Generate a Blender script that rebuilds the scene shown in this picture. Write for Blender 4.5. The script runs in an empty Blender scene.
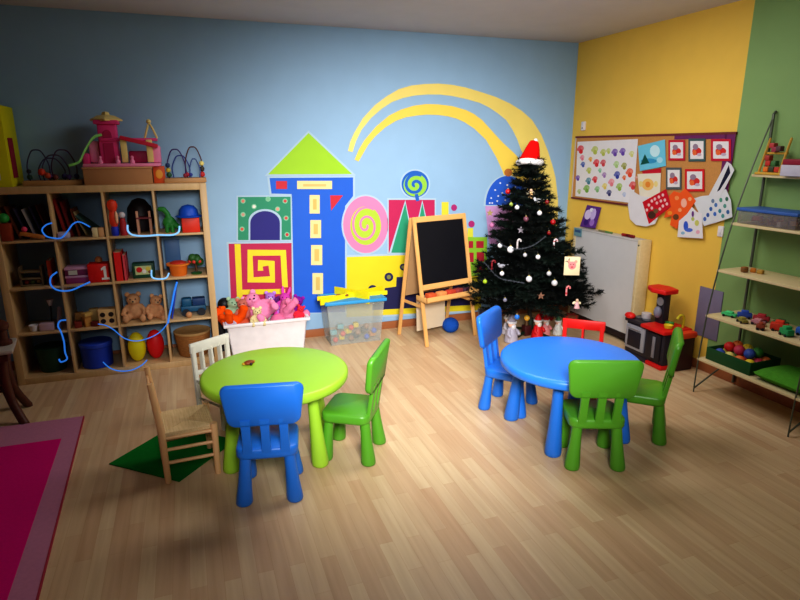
import bpy, bmesh, math, random
from mathutils import Vector, Matrix, Euler
from mathutils.geometry import tessellate_polygon
random.seed(11)
PI = math.pi
scene = bpy.context.scene
COL = scene.collection

# ------------------------------------------------------------------ camera
CAM = Vector((-3.8127, -5.2856, 1.7612)); YAW, PIT, ROL, FPX = 0.34659, 0.25752, -0.00285, 581.97
_f = Vector((math.sin(YAW)*math.cos(PIT), math.cos(YAW)*math.cos(PIT), -math.sin(PIT)))
_r0 = Vector((math.cos(YAW), -math.sin(YAW), 0)); _u0 = _r0.cross(_f)
_r = _r0*math.cos(ROL)+_u0*math.sin(ROL); _u = -_r0*math.sin(ROL)+_u0*math.cos(ROL)
def ray(u, v): return _f+_r*(u-400)/FPX-_u*(v-300)/FPX
def onx(u, v, x=0.0): d = ray(u, v); return CAM+d*((x-CAM.x)/d.x)
def ony(u, v, y=0.0): d = ray(u, v); return CAM+d*((y-CAM.y)/d.y)
def onz(u, v, z=0.0): d = ray(u, v); return CAM+d*((z-CAM.z)/d.z)
cd = bpy.data.cameras.new('camera'); cam = bpy.data.objects.new('camera', cd); COL.objects.link(cam)
M3 = Matrix((_r, _u, -_f)).transposed()
cam.matrix_world = Matrix.Translation(CAM) @ M3.to_4x4()
cd.sensor_width = 36; cd.lens = FPX/800*36; cd.clip_start = .05
scene.camera = cam

# ------------------------------------------------------------------ materials
def lin(c):
    return tuple((x/255/12.92 if x/255 <= .04045 else ((x/255+.055)/1.055)**2.4) for x in c)+(1,)
MATS = {}
def mat(name, c, rough=.5, spec=.4, var=.12, scale=14, bump=0, emit=0, metal=0, alpha=1, trans=0, bscale=None):
    if name in MATS: return MATS[name]
    m = bpy.data.materials.new(name); m.use_nodes = True; nt = m.node_tree; b = nt.nodes['Principled BSDF']
    L = lin(c)
    n = nt.nodes.new('ShaderNodeTexNoise'); n.inputs['Scale'].default_value = scale; n.inputs['Detail'].default_value = 3
    tc = nt.nodes.new('ShaderNodeTexCoord'); nt.links.new(tc.outputs['Object'], n.inputs['Vector'])
    mx = nt.nodes.new('ShaderNodeMix'); mx.data_type = 'RGBA'
    mx.inputs[6].default_value = tuple(x*(1-var) for x in L[:3])+(1,)
    mx.inputs[7].default_value = tuple(min(1, x*(1+var)) for x in L[:3])+(1,)
    nt.links.new(n.outputs['Fac'], mx.inputs[0]); nt.links.new(mx.outputs[2], b.inputs['Base Color'])
    b.inputs['Roughness'].default_value = rough; b.inputs['Specular IOR Level'].default_value = spec
    b.inputs['Metallic'].default_value = metal
    if bump:
        bp = nt.nodes.new('ShaderNodeBump'); bp.inputs['Strength'].default_value = bump; bp.inputs['Distance'].default_value = .01
        n2 = nt.nodes.new('ShaderNodeTexNoise'); n2.inputs['Scale'].default_value = bscale or 90
        nt.links.new(tc.outputs['Object'], n2.inputs['Vector'])
        nt.links.new(n2.outputs['Fac'], bp.inputs['Height']); nt.links.new(bp.outputs['Normal'], b.inputs['Normal'])
    if emit:
        b.inputs['Emission Color'].default_value = L; b.inputs['Emission Strength'].default_value = emit
    if trans: b.inputs['Transmission Weight'].default_value = trans; b.inputs['IOR'].default_value = 1.1
    if alpha < 1: b.inputs['Alpha'].default_value = alpha
    MATS[name] = m; return m
def wood(name, c1, c2, axis='z', rough=.45, scale=3):
    if name in MATS: return MATS[name]
    m = mat(name, c1, rough); nt = m.node_tree; b = nt.nodes['Principled BSDF']
    w = nt.nodes.new('ShaderNodeTexNoise'); mp = nt.nodes.new('ShaderNodeMapping'); tc = nt.nodes.new('ShaderNodeTexCoord')
    s = {'x': (.06, 1, 1), 'y': (1, .06, 1), 'z': (1, 1, .06)}[axis]
    mp.inputs['Scale'].default_value = tuple(q*scale*14 for q in s)
    nt.links.new(tc.outputs['Object'], mp.inputs['Vector']); nt.links.new(mp.outputs[0], w.inputs['Vector'])
    w.inputs['Scale'].default_value = 1; w.inputs['Detail'].default_value = 4
    mx = nt.nodes.new('ShaderNodeMix'); mx.data_type = 'RGBA'; mx.inputs[6].default_value = lin(c1); mx.inputs[7].default_value = lin(c2)
    nt.links.new(w.outputs['Fac'], mx.inputs[0]); nt.links.new(mx.outputs[2], b.inputs['Base Color'])
    return m

BIRCH = wood('birch_laminate', (196, 160, 112), (222, 188, 140), 'z')
PINE = wood('pine_wood', (214, 160, 92), (232, 184, 118), 'z')
MAPLE = wood('pale_maple', (205, 185, 140), (225, 205, 162), 'y')
CHAIRWOOD = wood('chair_wood', (218, 166, 114), (238, 194, 144), 'z')
DARKWOOD = wood('dark_red_wood', (70, 34, 24), (96, 48, 32), 'z')
BASEWOOD = wood('baseboard_wood', (150, 90, 56), (170, 106, 66), 'x')
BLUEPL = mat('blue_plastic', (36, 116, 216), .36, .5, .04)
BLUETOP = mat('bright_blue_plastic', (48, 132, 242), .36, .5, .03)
GREENPL = mat('green_plastic', (86, 156, 40), .38, .5, .04)
LIME = mat('lime_plastic', (162, 210, 58), .36, .5, .03)
WHITEPL = mat('white_plastic', (228, 222, 224), .4)
WHITEPT = mat('white_paint', (222, 220, 206), .5)
REDPT = mat('red_paint', (214, 28, 24), .4)
def pl(c, **k):
    return mat('plastic_%d_%d_%d' % tuple(c), c, .5, **k)
def fab(c):
    return mat('plush_%d_%d_%d' % tuple(c), c, .95, .1, .18, 40, .6, bscale=160)
def pap(c):
    return mat('paper_%d_%d_%d' % tuple(c), c, .75, .2, .05)
def paint(c):
    return mat('wall_paint_%d_%d_%d' % tuple(c), c, .6, .3, .05, 6)
BLACK = (14, 14, 18)

# ------------------------------------------------------------------ mesh builder
class MB:
    def __init__(s): s.bm = bmesh.new(); s.mats = []
    def _add(s, t, m):
        if m not in s.mats: s.mats.append(m)
        i = s.mats.index(m)
        bmesh.ops.recalc_face_normals(t, faces=t.faces)
        for f in t.faces: f.material_index = i; f.smooth = True
        me = bpy.data.meshes.new('tmp'); t.to_mesh(me); t.free(); s.bm.from_mesh(me); bpy.data.meshes.remove(me)
        return s
    def box(s, c, sz, m, rot=(0, 0, 0), bev=0, seg=2, taper=None):
        t = bmesh.new(); bmesh.ops.create_cube(t, size=1)
        for v in t.verts:
            k = 1
            if taper and v.co.z < 0: k = taper
            v.co = Vector((v.co.x*sz[0]*k, v.co.y*sz[1]*k, v.co.z*sz[2]))
        if bev: bmesh.ops.bevel(t, geom=t.edges[:], offset=min(bev, min(sz)*.49), segments=seg, affect='EDGES', profile=.5)
        bmesh.ops.transform(t, verts=t.verts, matrix=Matrix.Translation(Vector(c)) @ Euler(rot).to_matrix().to_4x4())
        return s._add(t, m)
    def span(s, a, b, m, bev=0):
        return s.box([(a[i]+b[i])/2 for i in range(3)], [abs(b[i]-a[i]) for i in range(3)], m, bev=bev)
    def bar(s, p0, p1, w, d, m, up=(0, 0, 1), bev=.004):
        p0 = Vector(p0); p1 = Vector(p1); z = (p1-p0).normalized(); x = Vector(up).cross(z)
        if x.length < 1e-3: x = Vector((1, 0, 0))
        x.normalize(); y = z.cross(x)
        t = bmesh.new(); bmesh.ops.create_cube(t, size=1)
        L = (p1-p0).length
        for v in t.verts: v.co = Vector((v.co.x*w, v.co.y*d, v.co.z*L))
        if bev: bmesh.ops.bevel(t, geom=t.edges[:], offset=bev, segments=2, affect='EDGES')
        R = Matrix((x, y, z)).transposed().to_4x4()
        bmesh.ops.transform(t, verts=t.verts, matrix=Matrix.Translation((p0+p1)/2) @ R)
        return s._add(t, m)
    def rings(s, rings, m, cap=True, closed=False):
        t = bmesh.new(); vs = [[t.verts.new(p) for p in r] for r in rings]; n = len(vs[0])
        R = len(vs)
        for i in range(R if closed else R-1):
            a, b = vs[i], vs[(i+1) % R]
            for j in range(n): t.faces.new((a[j], a[(j+1) % n], b[(j+1) % n], b[j]))
        if cap and not closed: t.faces.new(vs[0][::-1]); t.faces.new(vs[-1])
        return s._add(t, m)
    def tube(s, pts, r, m, seg=8, closed=False, cap=True):
        pts = [Vector(p) for p in pts]; n = len(pts); rs = r if isinstance(r, (list, tuple)) else [r]*n
        out = []; prev = None
        for i, p in enumerate(pts):
            a = pts[i-1] if (i > 0 or closed) else p; b = pts[(i+1) % n] if (i < n-1 or closed) else p
            d = (b-a).normalized()
            x = prev-d*prev.dot(d) if prev is not None else d.orthogonal()
            if x.length < 1e-5: x = d.orthogonal()
            x.normalize(); y = d.cross(x); prev = x
            out.append([p+(x*math.cos(k*2*PI/seg)+y*math.sin(k*2*PI/seg))*rs[i] for k in range(seg)])
        return s.rings(out, m, cap, closed)
    def cyl(s, p0, p1, r0, r1, m, seg=20): return s.tube([p0, p1], [r0, r1], m, seg)
    def lathe(s, prof, m, c=(0, 0, 0), seg=28, sx=1, sy=1, cap=True):
        return s.rings([[(c[0]+r*sx*math.cos(k*2*PI/seg), c[1]+r*sy*math.sin(k*2*PI/seg), c[2]+z) for k in range(seg)] for r, z in prof], m, cap)
    def sph(s, c, r, m, rot=(0, 0, 0), seg=16):
        if not isinstance(r, (tuple, list)): r = (r, r, r)
        t = bmesh.new(); bmesh.ops.create_uvsphere(t, u_segments=seg, v_segments=max(6, seg*2//3), radius=1)
        M = Matrix.Translation(Vector(c)) @ Euler(rot).to_matrix().to_4x4() @ Matrix.Diagonal((*r, 1))
        bmesh.ops.transform(t, verts=t.verts, matrix=M)
        return s._add(t, m)
    def poly(s, pts, off, m):
        """flat outline extruded by a vector"""
        t = bmesh.new(); off = Vector(off); a = [t.verts.new(Vector(p)) for p in pts]; b = [t.verts.new(Vector(p)+off) for p in pts]
        n = len(a)
        for f in tessellate_polygon([[Vector(p) for p in pts]]): t.faces.new([a[i] for i in f]); t.faces.new([b[i] for i in f[::-1]])
        for i in range(n): t.faces.new((a[i], a[(i+1) % n], b[(i+1) % n], b[i]))
        return s._add(t, m)
    def mesh(s, vs, fs, m):
        t = bmesh.new(); V = [t.verts.new(v) for v in vs]
        for f in fs: t.faces.new([V[i] for i in f])
        return s._add(t, m)
    def build(s, name, parent=None, smooth=38, remesh=0, sub=0, bevel=0, loc=None):
        me = bpy.data.meshes.new(name); s.bm.to_mesh(me); s.bm.free()
        for m in s.mats: me.materials.append(m)
        if smooth: me.set_sharp_from_angle(angle=math.radians(smooth))
        else:
            for p in me.polygons: p.use_smooth = False
        o = bpy.data.objects.new(name, me); COL.objects.link(o)
        if parent: o.parent = parent
        if loc: o.location = loc
        if bevel:
            b = o.modifiers.new('bevel', 'BEVEL'); b.width = bevel; b.segments = 3; b.limit_method = 'ANGLE'
        if remesh:
            r = o.modifiers.new('remesh', 'REMESH'); r.mode = 'VOXEL'; r.voxel_size = remesh; r.use_smooth_shade = True
            k = o.modifiers.new('smooth', 'SMOOTH'); k.iterations = 3; k.factor = .6
        return o
def tag(o, label, cat, group=None, kind=None):
    if label: o['label'] = label
    if cat: o['category'] = cat
    if group: o['group'] = group
    if kind: o['kind'] = kind
    return o
def thing(name, label, cat, loc=(0, 0, 0), rz=0, group=None):
    o = bpy.data.objects.new(name, None); COL.objects.link(o); o.location = loc; o.rotation_euler = (0, 0, rz)
    o.empty_display_size = .1
    return tag(o, label, cat, group)
def struct(name, mb, **k): o = mb.build(name, **k); o['kind'] = 'structure'; return o
def dup(root, label, loc, rz, group=None):
    r = root.copy(); COL.objects.link(r); r.location = loc; r.rotation_euler = (0, 0, rz); r['label'] = label
    if group: r['group'] = group
    for ch in list(root.children):
        c = ch.copy(); COL.objects.link(c); c.parent = r
        for g in list(ch.children):
            d = g.copy(); COL.objects.link(d); d.parent = c
    return r
def R(d): return math.radians(d)

# ------------------------------------------------------------------ room
H = 2.757
XL, YF = -7.2, -7.0
wb = paint((150, 184, 214)); wy = paint((236, 196, 88)); wg = paint((134, 166, 106)); wc = paint((206, 200, 202)); wn = paint((200, 195, 185))
for w in (wb, wy, wg):
    nt = w.node_tree; b = nt.nodes['Principled BSDF']; bp = nt.nodes.new('ShaderNodeBump'); n2 = nt.nodes.new('ShaderNodeTexNoise')
    n2.inputs['Scale'].default_value = 120; bp.inputs['Strength'].default_value = .08; bp.inputs['Distance'].default_value = .005
    nt.links.new(n2.outputs['Fac'], bp.inputs['Height']); nt.links.new(bp.outputs['Normal'], b.inputs['Normal'])
def floor_mat():
    m = bpy.data.materials.new('laminate_floor'); m.use_nodes = True; nt = m.node_tree; N = nt.nodes; Lk = nt.links; b = N['Principled BSDF']
    tc = N.new('ShaderNodeTexCoord'); mp = N.new('ShaderNodeMapping'); mp.inputs['Rotation'].default_value = (0, 0, PI/2)
    Lk.new(tc.outputs['Object'], mp.inputs['Vector'])
    br = N.new('ShaderNodeTexBrick'); Lk.new(mp.outputs[0], br.inputs['Vector'])
    br.inputs['Scale'].default_value = 1; br.inputs['Brick Width'].default_value = .55; br.inputs['Row Height'].default_value = .068
    br.inputs['Mortar Size'].default_value = .0006; br.offset = .37; br.inputs['Bias'].default_value = 0
    br.inputs['Color1'].default_value = lin((214, 178, 140)); br.inputs['Color2'].default_value = lin((228, 202, 162))
    br.inputs['Mortar'].default_value = lin((200, 158, 118))
    n = N.new('ShaderNodeTexNoise'); mp2 = N.new('ShaderNodeMapping'); mp2.inputs['Scale'].default_value = (30, 1.6, 1)
    Lk.new(tc.outputs['Object'], mp2.inputs['Vector']); Lk.new(mp2.outputs[0], n.inputs['Vector']); n.inputs['Scale'].default_value = 1; n.inputs['Detail'].default_value = 5
    mx = N.new('ShaderNodeMix'); mx.data_type = 'RGBA'; mx.blend_type = 'MULTIPLY'; mx.inputs[0].default_value = .35
    cr = N.new('ShaderNodeValToRGB'); cr.color_ramp.elements[0].position = .3; cr.color_ramp.elements[0].color = lin((196, 164, 146)); cr.color_ramp.elements[1].position = .7; cr.color_ramp.elements[1].color = (1, 1, 1, 1)
    Lk.new(n.outputs['Fac'], cr.inputs[0]); Lk.new(br.outputs['Color'], mx.inputs[6]); Lk.new(cr.outputs[0], mx.inputs[7])
    Lk.new(mx.outputs[2], b.inputs['Base Color']); b.inputs['Roughness'].default_value = .42; b.inputs['Specular IOR Level'].default_value = .4
    return m
struct('floor', MB().span((XL, YF, -.1), (.12, .12, 0), floor_mat()), smooth=0)
struct('ceiling', MB().span((XL, YF, H), (.12, .12, H+.1), wc), smooth=0)
struct('wall_back', MB().span((XL, 0, 0), (0, .12, H), wb), smooth=0)
w = MB(); w.span((0, -1.97, 0), (.12, .12, H), wy); w.span((0, YF, 0), (.12, -1.97, H), wg); struct('wall_right', w, smooth=0)
struct('wall_left', MB().span((XL-.12, YF, 0), (XL, .12, H), wn), smooth=0)
struct('wall_front', MB().span((XL, YF-.12, 0), (.12, YF, H), wn), smooth=0)
struct('baseboard_back', MB().span((XL, -.015, 0), (-.015, 0, .075), BASEWOOD, bev=.003))
struct('baseboard_right', MB().span((-.015, YF, 0), (0, 0, .075), BASEWOOD, bev=.003))

# ------------------------------------------------------------------ mural on the back wall
def wallpts(pts, y): return [ony(u, v, y) for u, v in pts]
def ell(cu, cv, ru, rv, n=36, a0=0, a1=360):
    return [(cu+ru*math.cos(R(a0+(a1-a0)*i/(n if a1-a0 == 360 else n-1))), cv-rv*math.sin(R(a0+(a1-a0)*i/(n if a1-a0 == 360 else n-1)))) for i in range(n)]
mural = thing('wall_mural', 'painted mural of a blue tower, coloured letter blocks and yellow arch on the blue wall', 'mural', (-2, 0, 0))
OFF = Vector((2, 0, 0))
class Mural:
    def __init__(s): s.b = MB(); s.y = -.002
    def p(s, pts, c, lay=1):
        P = [q+OFF+Vector((0, -.0012*lay, 0)) for q in wallpts(pts, -.001)]
        s.b.mesh(P, [f for f in tessellate_polygon([P])], paint(s.soft(c))); return s
    def rect(s, a, b2, c, lay=1): return s.p([(a[0], a[1]), (b2[0], a[1]), (b2[0], b2[1]), (a[0], b2[1])], c, lay)
    def stroke(s, pts, w, c, lay=2):
        n = len(pts); Lf = []; Rt = []
        for i, (u, v) in enumerate(pts):
            a = pts[max(0, i-1)]; b = pts[min(n-1, i+1)]; dx, dy = b[0]-a[0], b[1]-a[1]; l = math.hypot(dx, dy) or 1
            sc = 1
            if 0 < i < n-1:
                d1 = (pts[i][0]-a[0], pts[i][1]-a[1]); d2 = (b[0]-pts[i][0], b[1]-pts[i][1])
                cs = (d1[0]*d2[0]+d1[1]*d2[1])/((math.hypot(*d1)*math.hypot(*d2)) or 1); sc = 1/max(.6, math.sqrt((1+cs)/2))
            ox, oy = -dy/l*w/2*sc, dx/l*w/2*sc
            Lf.append((u+ox, v+oy)); Rt.append((u-ox, v-oy))
        vs = [q+OFF+Vector((0, -.0012*lay, 0)) for q in wallpts(Lf+Rt, -.001)]
        s.b.mesh(vs, [(i, i+1, n+i+1, n+i) for i in range(n-1)], paint(s.soft(c))); return s
    @staticmethod
    def soft(c): return tuple(int(q*.88+.12*150) for q in c)
    def done(s, name): return s.b.build(name, mural, smooth=0)
YEL = (238, 216, 120); YEL2 = (238, 208, 90)
m = Mural()
o1 = [(348, 151), (350, 142), (354, 133), (363, 118), (375, 105), (387, 96), (399, 89), (411, 85.5), (424, 84), (438, 83.5), (452, 84.7), (466, 87.5), (480, 91.7), (496, 97), (510, 103.5), (522, 111), (532, 120), (541, 134), (547.5, 150), (552, 164), (555.5, 177.5), (558, 200), (557.5, 230), (552, 262)]
i1 = [(352.5, 152), (356, 141), (361.7, 129.5), (371, 118), (382, 108.5), (392, 102), (403, 98), (415, 95.5), (427.5, 94.5), (440, 94.6), (452, 96), (466, 99), (480, 103), (489, 107.5), (498, 113.5), (506, 120), (512, 129), (517, 139), (521, 150), (528, 164), (534, 180), (540, 205), (541, 230), (540, 262)]
vs = [q+OFF+Vector((0, -.0015, 0)) for q in wallpts(o1+i1, -.001)]; n = len(o1)
m.b.mesh(vs, [(i, i+1, n+i+1, n+i) for i in range(n-1)], paint(YEL))
o2 = [(354.5, 159.5), (359, 149), (364.5, 140), (376, 126.5), (389, 115.5), (401, 109.5), (413.5, 105.7), (426, 104), (438, 104.3), (452, 106), (466, 110), (474, 114), (482, 120), (492, 131), (503, 143), (514, 153), (530, 170), (538, 190), (541, 220), (540, 262)]
i2 = [(358.5, 161.5), (362.8, 154), (368, 145), (375, 136.5), (385, 127.5), (396, 120.8), (406, 117.2), (417, 115.5), (427, 114.6), (438, 115), (447, 116.2), (456, 118.5), (464, 122), (474, 128.5), (486, 140), (496, 157), (502, 170), (509, 190), (513, 220), (514, 262)]
vs = [q+OFF+Vector((0, -.0022, 0)) for q in wallpts(o2+i2, -.001)]; n = len(o2)
m.b.mesh(vs, [(i, i+1, n+i+1, n+i) for i in range(n-1)], paint(YEL2)); m.done('yellow_arch')
PALE = (176, 204, 226)
m = Mural(); m.p([(308.5, 130.5), (264.5, 176), (356, 175.3)], PALE, 1); m.p([(308.5, 133), (268, 174.3), (352, 174)], (160, 214, 28), 2); m.done('tower_roof')
m = Mural(); m.p([(267, 176.5), (355, 175.5), (355, 197), (347, 206), (347, 313), (292, 314), (289.5, 195.5), (269.5, 195)], PALE, 1)
m.p([(269.5, 178), (353, 177.4), (353, 196), (345, 206), (345, 312), (294.5, 313), (291.5, 194), (271.5, 193.5)], (20, 92, 214), 2)
m.rect((276, 181), (287, 189), (206, 30, 48), 3); m.rect((297, 180.8), (332, 189), (240, 222, 150), 3); m.rect((303, 184), (326, 186.4), (220, 190, 110), 4)
for a, b2 in (((309.5, 195), (319.7, 213.5)), ((310.2, 220), (321, 238)), ((311, 245), (322.2, 265)), ((312.4, 273), (323, 294))):
    m.rect(a, b2, (240, 222, 150), 3); m.rect((a[0]+3.4, a[1]+4), (b2[0]-3.2, b2[1]-4), (222, 186, 96), 4)
m.p([(330, 195.3), (343, 195.3), (331, 210.7)], (206, 30, 48), 3); m.done('tower_wall')
m = Mural(); m.p([(236.5, 195.5), (292, 195), (292.5, 241), (236.5, 241.5)], PALE, 2); m.p([(238, 197), (290.5, 196.7), (291, 239.7), (238, 240)], (34, 140, 100), 3)
arch = lambda r, top, bot: [(265-r, bot), (265-r, top+12)]+[(265+r*math.cos(R(a)), top+12-12*math.sin(R(a))) for a in range(170, 9, -10)]+[(265+r, top+12), (265+r, bot)]
m.p(arch(16.5, 209, 240), PALE, 4); m.p(arch(14.8, 211, 240), (30, 26, 120), 5)
for u, v, c in ((243, 201, (226, 120, 100)), (254, 206.5, (240, 235, 220)), (268, 199, (120, 190, 140)), (285, 201, (206, 60, 60)), (277.5, 209, (226, 150, 130)), (243, 214.5, (206, 150, 130)), (286, 218, (206, 70, 70)), (242, 229, (216, 80, 60)), (287, 234.5, (206, 40, 50))):
    m.p(ell(u, v, 2.6, 2.6, 14), (130, 200, 160), 4); m.p(ell(u, v, 1.6, 1.6, 12), c, 5)
m.done('green_arch_block')
m = Mural(); m.p([(226.5, 242), (293, 241.3), (293.5, 313), (229.5, 314)], PALE, 2); m.p([(228.5, 243.7), (291.5, 243), (292, 312), (231.5, 313)], (190, 26, 74), 3)
m.p([(234.5, 244), (240.5, 244), (243, 311), (237.5, 311)], (240, 220, 30), 4)
Z = lambda x, y: (215+x/4.285, 160+y/4.285)
m.stroke([Z(300, 545), Z(292, 397), Z(150, 397), Z(152, 513), Z(246, 511), Z(242, 442), Z(194, 442), Z(195, 474)], 5.6, (244, 222, 34), 4.5)
m.stroke([Z(112, 566), Z(300, 562)], 5, (244, 222, 34), 4.8); m.done('crimson_spiral_block')
def disc_letter(name, cu, cv, ru, rv, ca, cb, turns, w, k0=.62):
    m = Mural(); m.p(ell(cu, cv, ru+1.6, rv+1.6), PALE, 3); m.p(ell(cu, cv, ru, rv), ca, 4); m.p(ell(cu, cv+1, ru*k0, rv*k0), cb, 5)
    pts = []
    for i in range(64):
        a = i/63*turns*2*PI; q = (1-i/63*.93)*k0*.98; pts.append((cu+ru*q*math.cos(a+1), cv+1-rv*q*math.sin(a+1)))
    m.stroke(pts, w, ca, 6); return m
disc_letter('', 365.5, 224.5, 22.5, 28.5, (240, 130, 180), (180, 214, 50), 1.9, 2.4, .68).done('pink_round_letter')
m = Mural(); m.rect((387, 198), (436, 254), PALE, 4); m.rect((388.5, 199.8), (434.5, 252.5), (196, 24, 84), 5)
m.p([(405, 200), (389, 252.5), (416, 252.5)], PALE, 6); m.p([(405, 203), (391, 252.5), (414, 252.5)], (30, 150, 108), 7)
m.p([(422, 200), (410, 252.5), (434, 252.5)], PALE, 6.4); m.p([(422, 203), (412.5, 252.5), (432, 252.5)], (30, 150, 108), 7.4); m.done('crimson_m_letter')
m = disc_letter('', 415, 184, 13.6, 13.4, (20, 92, 190), (150, 210, 60), 1.5, 3.0, .86)
m.stroke([(416, 194), (417.5, 201)], 3.4, (20, 92, 190), 7); m.done('blue_spiral_dot')
m = Mural(); m.p([(345, 255), (482, 251), (482, 312), (345, 319)], PALE, 1.4); m.p([(346.5, 257), (481, 252.5), (481, 310), (346.5, 317)], (238, 216, 24), 2)
NV = (22, 22, 74)
m.p([(372, 310), (373, 296), (384, 295), (384.7, 288), (396, 286.5), (396.5, 277), (418, 276), (419, 284), (470, 282), (470, 305)], NV, 3)
for u, v, r in ((388.7, 277, 4.4), (372.5, 289.5, 4.6), (403, 267, 3.4)): m.p(ell(u, v, r, r, 18), NV, 4); m.p(ell(u, v, r*.5, r*.5, 12), (130, 130, 60), 5)
m.done('yellow_train_panel')
m = Mural(); m.rect((441.5, 202), (448.5, 218), (236, 220, 50), 2); m.done('yellow_chimney')
m = Mural(); m.p(ell(454, 207.6, 3, 3.3, 16), (176, 30, 110), 2); m.done('magenta_dot')
m = Mural(); m.p(ell(471.4, 224, 3.2, 3.4, 16), (176, 30, 110), 2); m.done('magenta_dot')
m = Mural(); m.rect((467.5, 228), (473, 240), (226, 220, 60), 2); m.rect((462, 237), (487, 276), (140, 196, 40), 3)
for a, b2 in (((468.5, 241), (473, 248)), ((476, 241), (483.5, 248)), ((469, 252.5), (473.5, 262)), ((476.4, 252), (484, 261.5)), ((476.6, 265), (484, 272.5))): m.rect(a, b2, (176, 20, 40), 4)
m.done('green_window_block')
m = Mural(); m.p(ell(507, 206, 23.5, 31, 30, 0, 180), PALE, 2); m.p(ell(507, 205, 21.5, 29, 30, 0, 180), (26, 86, 206), 3)
for u, v in ((491, 198), (489.5, 203), (495, 190), (497, 201), (500, 183), (502, 193), (505, 200), (507, 185), (498, 196), (511, 193), (492, 203), (515, 187), (520, 199)): m.p(ell(u, v, .9, .9, 8), (226, 226, 236), 4)
m.p([(485, 206), (529, 206), (526, 244), (489, 244)], (206, 150, 208), 3); m.done('blue_dome')
m = Mural(); m.p(ell(508, 172.5, 4, 4, 16), (190, 110, 44), 4); m.done('orange_dot')

# ------------------------------------------------------------------ shelving unit
X0, SY0, SY1 = -5.153, -.40, -.018
PT = .3517
def cellx(i): return X0+.05+PT*i
def cellz(j): return .05+PT*(3-j)          # j = 0 is the top row
sh = thing('cube_shelf', 'large birch cube shelf with sixteen open compartments against the blue wall', 'shelf', (X0+.745, -.2, 0))
def SP(a, b, name, part_bev=.002):
    o = MB().span((a[0]-X0-.745, a[1]+.2, a[2]), (b[0]-X0-.745, b[1]+.2, b[2]), BIRCH, bev=part_bev).build(name, sh); return o
SP((X0, SY0, 0), (X0+.05, SY1, 1.49), 'side_panel'); SP((X0+1.44, SY0, 0), (X0+1.49, SY1, 1.49), 'side_panel')
SP((X0+.05, SY0, 1.44), (X0+1.44, SY1, 1.49), 'top_panel'); SP((X0+.05, SY0, 0), (X0+1.44, SY1, .05), 'bottom_panel')
for i in (1, 2, 3): SP((cellx(i)-.0167, SY0+.002, .05), (cellx(i), SY1, 1.44), 'divider')
for j in (1, 2, 3):
    for i in range(4): SP((cellx(i), SY0+.003, cellz(j-1)-.0167), (cellx(i)+.335, SY1, cellz(j-1)), 'shelf_board')

# rope light draped over the front of the shelf
rope = thing('rope_light', 'blue glowing rope light draped across the front of the birch cube shelf', 'string lights', (X0+.745, -.41, 0))
GL = mat('rope_glow', (50, 130, 235), .4, emit=.55, var=.35, scale=60); GL2 = mat('rope_glow_pale', (130, 190, 245), .4, emit=.7, var=.35, scale=60)
def smooth_path(pts, k=6):
    P = [Vector(p) for p in pts]; out = []
    for i in range(len(P)-1):
        a = P[max(0, i-1)]; b = P[i]; c = P[i+1]; d = P[min(len(P)-1, i+2)]
        for q in range(k):
            t = q/k; out.append(.5*((2*b)+(c-a)*t+(2*a-5*b+4*c-d)*t*t+(3*b-a-3*c+d)*t*t*t))
    out.append(P[-1]); return out
for pts, mt, r in (([(52, 223), (46, 225), (42, 230), (46, 236), (53, 238), (61, 238), (67, 232), (73, 224), (80, 222), (90, 227)], GL, .008),
               ([(127.5, 225), (128, 231), (133, 235), (145, 236), (158, 235), (172, 235), (178.5, 232), (179.5, 226)], GL2, .010),
               ([(57, 272), (51, 277), (50.5, 284), (55, 289), (63, 291), (72, 290), (81, 286), (90, 282)], GL, .009),
               ([(151.5, 270), (152, 277), (158, 279), (166, 278), (169, 273)], GL2, .009),
               ([(177, 282), (174, 293), (172, 304), (169, 317), (168, 323)], GL, .011),
               ([(168, 323), (160, 332), (149, 338), (136, 341), (124, 338), (114, 330), (106, 325.5), (98, 324)], GL, .006),
               ([(66, 320), (60, 321), (58, 326), (61, 332), (64, 342), (65, 352), (67, 359), (61, 362), (59, 359)], GL, .009),
               ([(103, 362), (110, 368), (120, 371), (132, 370), (142, 365), (147, 360)], GL, .007)):
    r *= .68; P = smooth_path([ony(u, v, -.417)-Vector((X0+.745, -.41, 0)) for u, v in pts])
    MB().tube(P, r, mt, 8).build('light_strand', rope)

# ---- things in the shelf
def W(o_mb, name, label, cat, group=None, loc=(0, 0, 0), rz=0, parts=()):
    o = o_mb.build(name); o.location = loc; o.rotation_euler = (0, 0, rz); return tag(o, label, cat, group)
PAGES = pap((226, 218, 196))
def book(x, z, h, t, lean, c, label, y=-.2, d=.22, group=None):
    """upright book leaning sideways; x is the lower left corner of its spine"""
    b = thing('book', label, 'book', (x, y, z), 0, group); b.rotation_euler = (0, -R(lean) if lean else 0, 0)
    if lean < 0: pass
    k = MB(); cm = pap(c)
    k.span((0, -d/2, 0), (.003, d/2, h), cm); k.span((t-.003, -d/2, 0), (t, d/2, h), cm); k.span((0, -d/2, 0), (t, -d/2+.004, h), cm); k.build('cover', b)
    MB().span((.003, -d/2+.004, .004), (t-.003, d/2-.004, h-.004), PAGES).build('pages', b); return b
def leanfix(b, t, lean):  # keep the low edge on the board
    if lean < 0: b.location.z += t*math.sin(R(-lean))
ORD = ['first', 'second', 'third', 'fourth', 'fifth', 'sixth', 'seventh']
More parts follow.
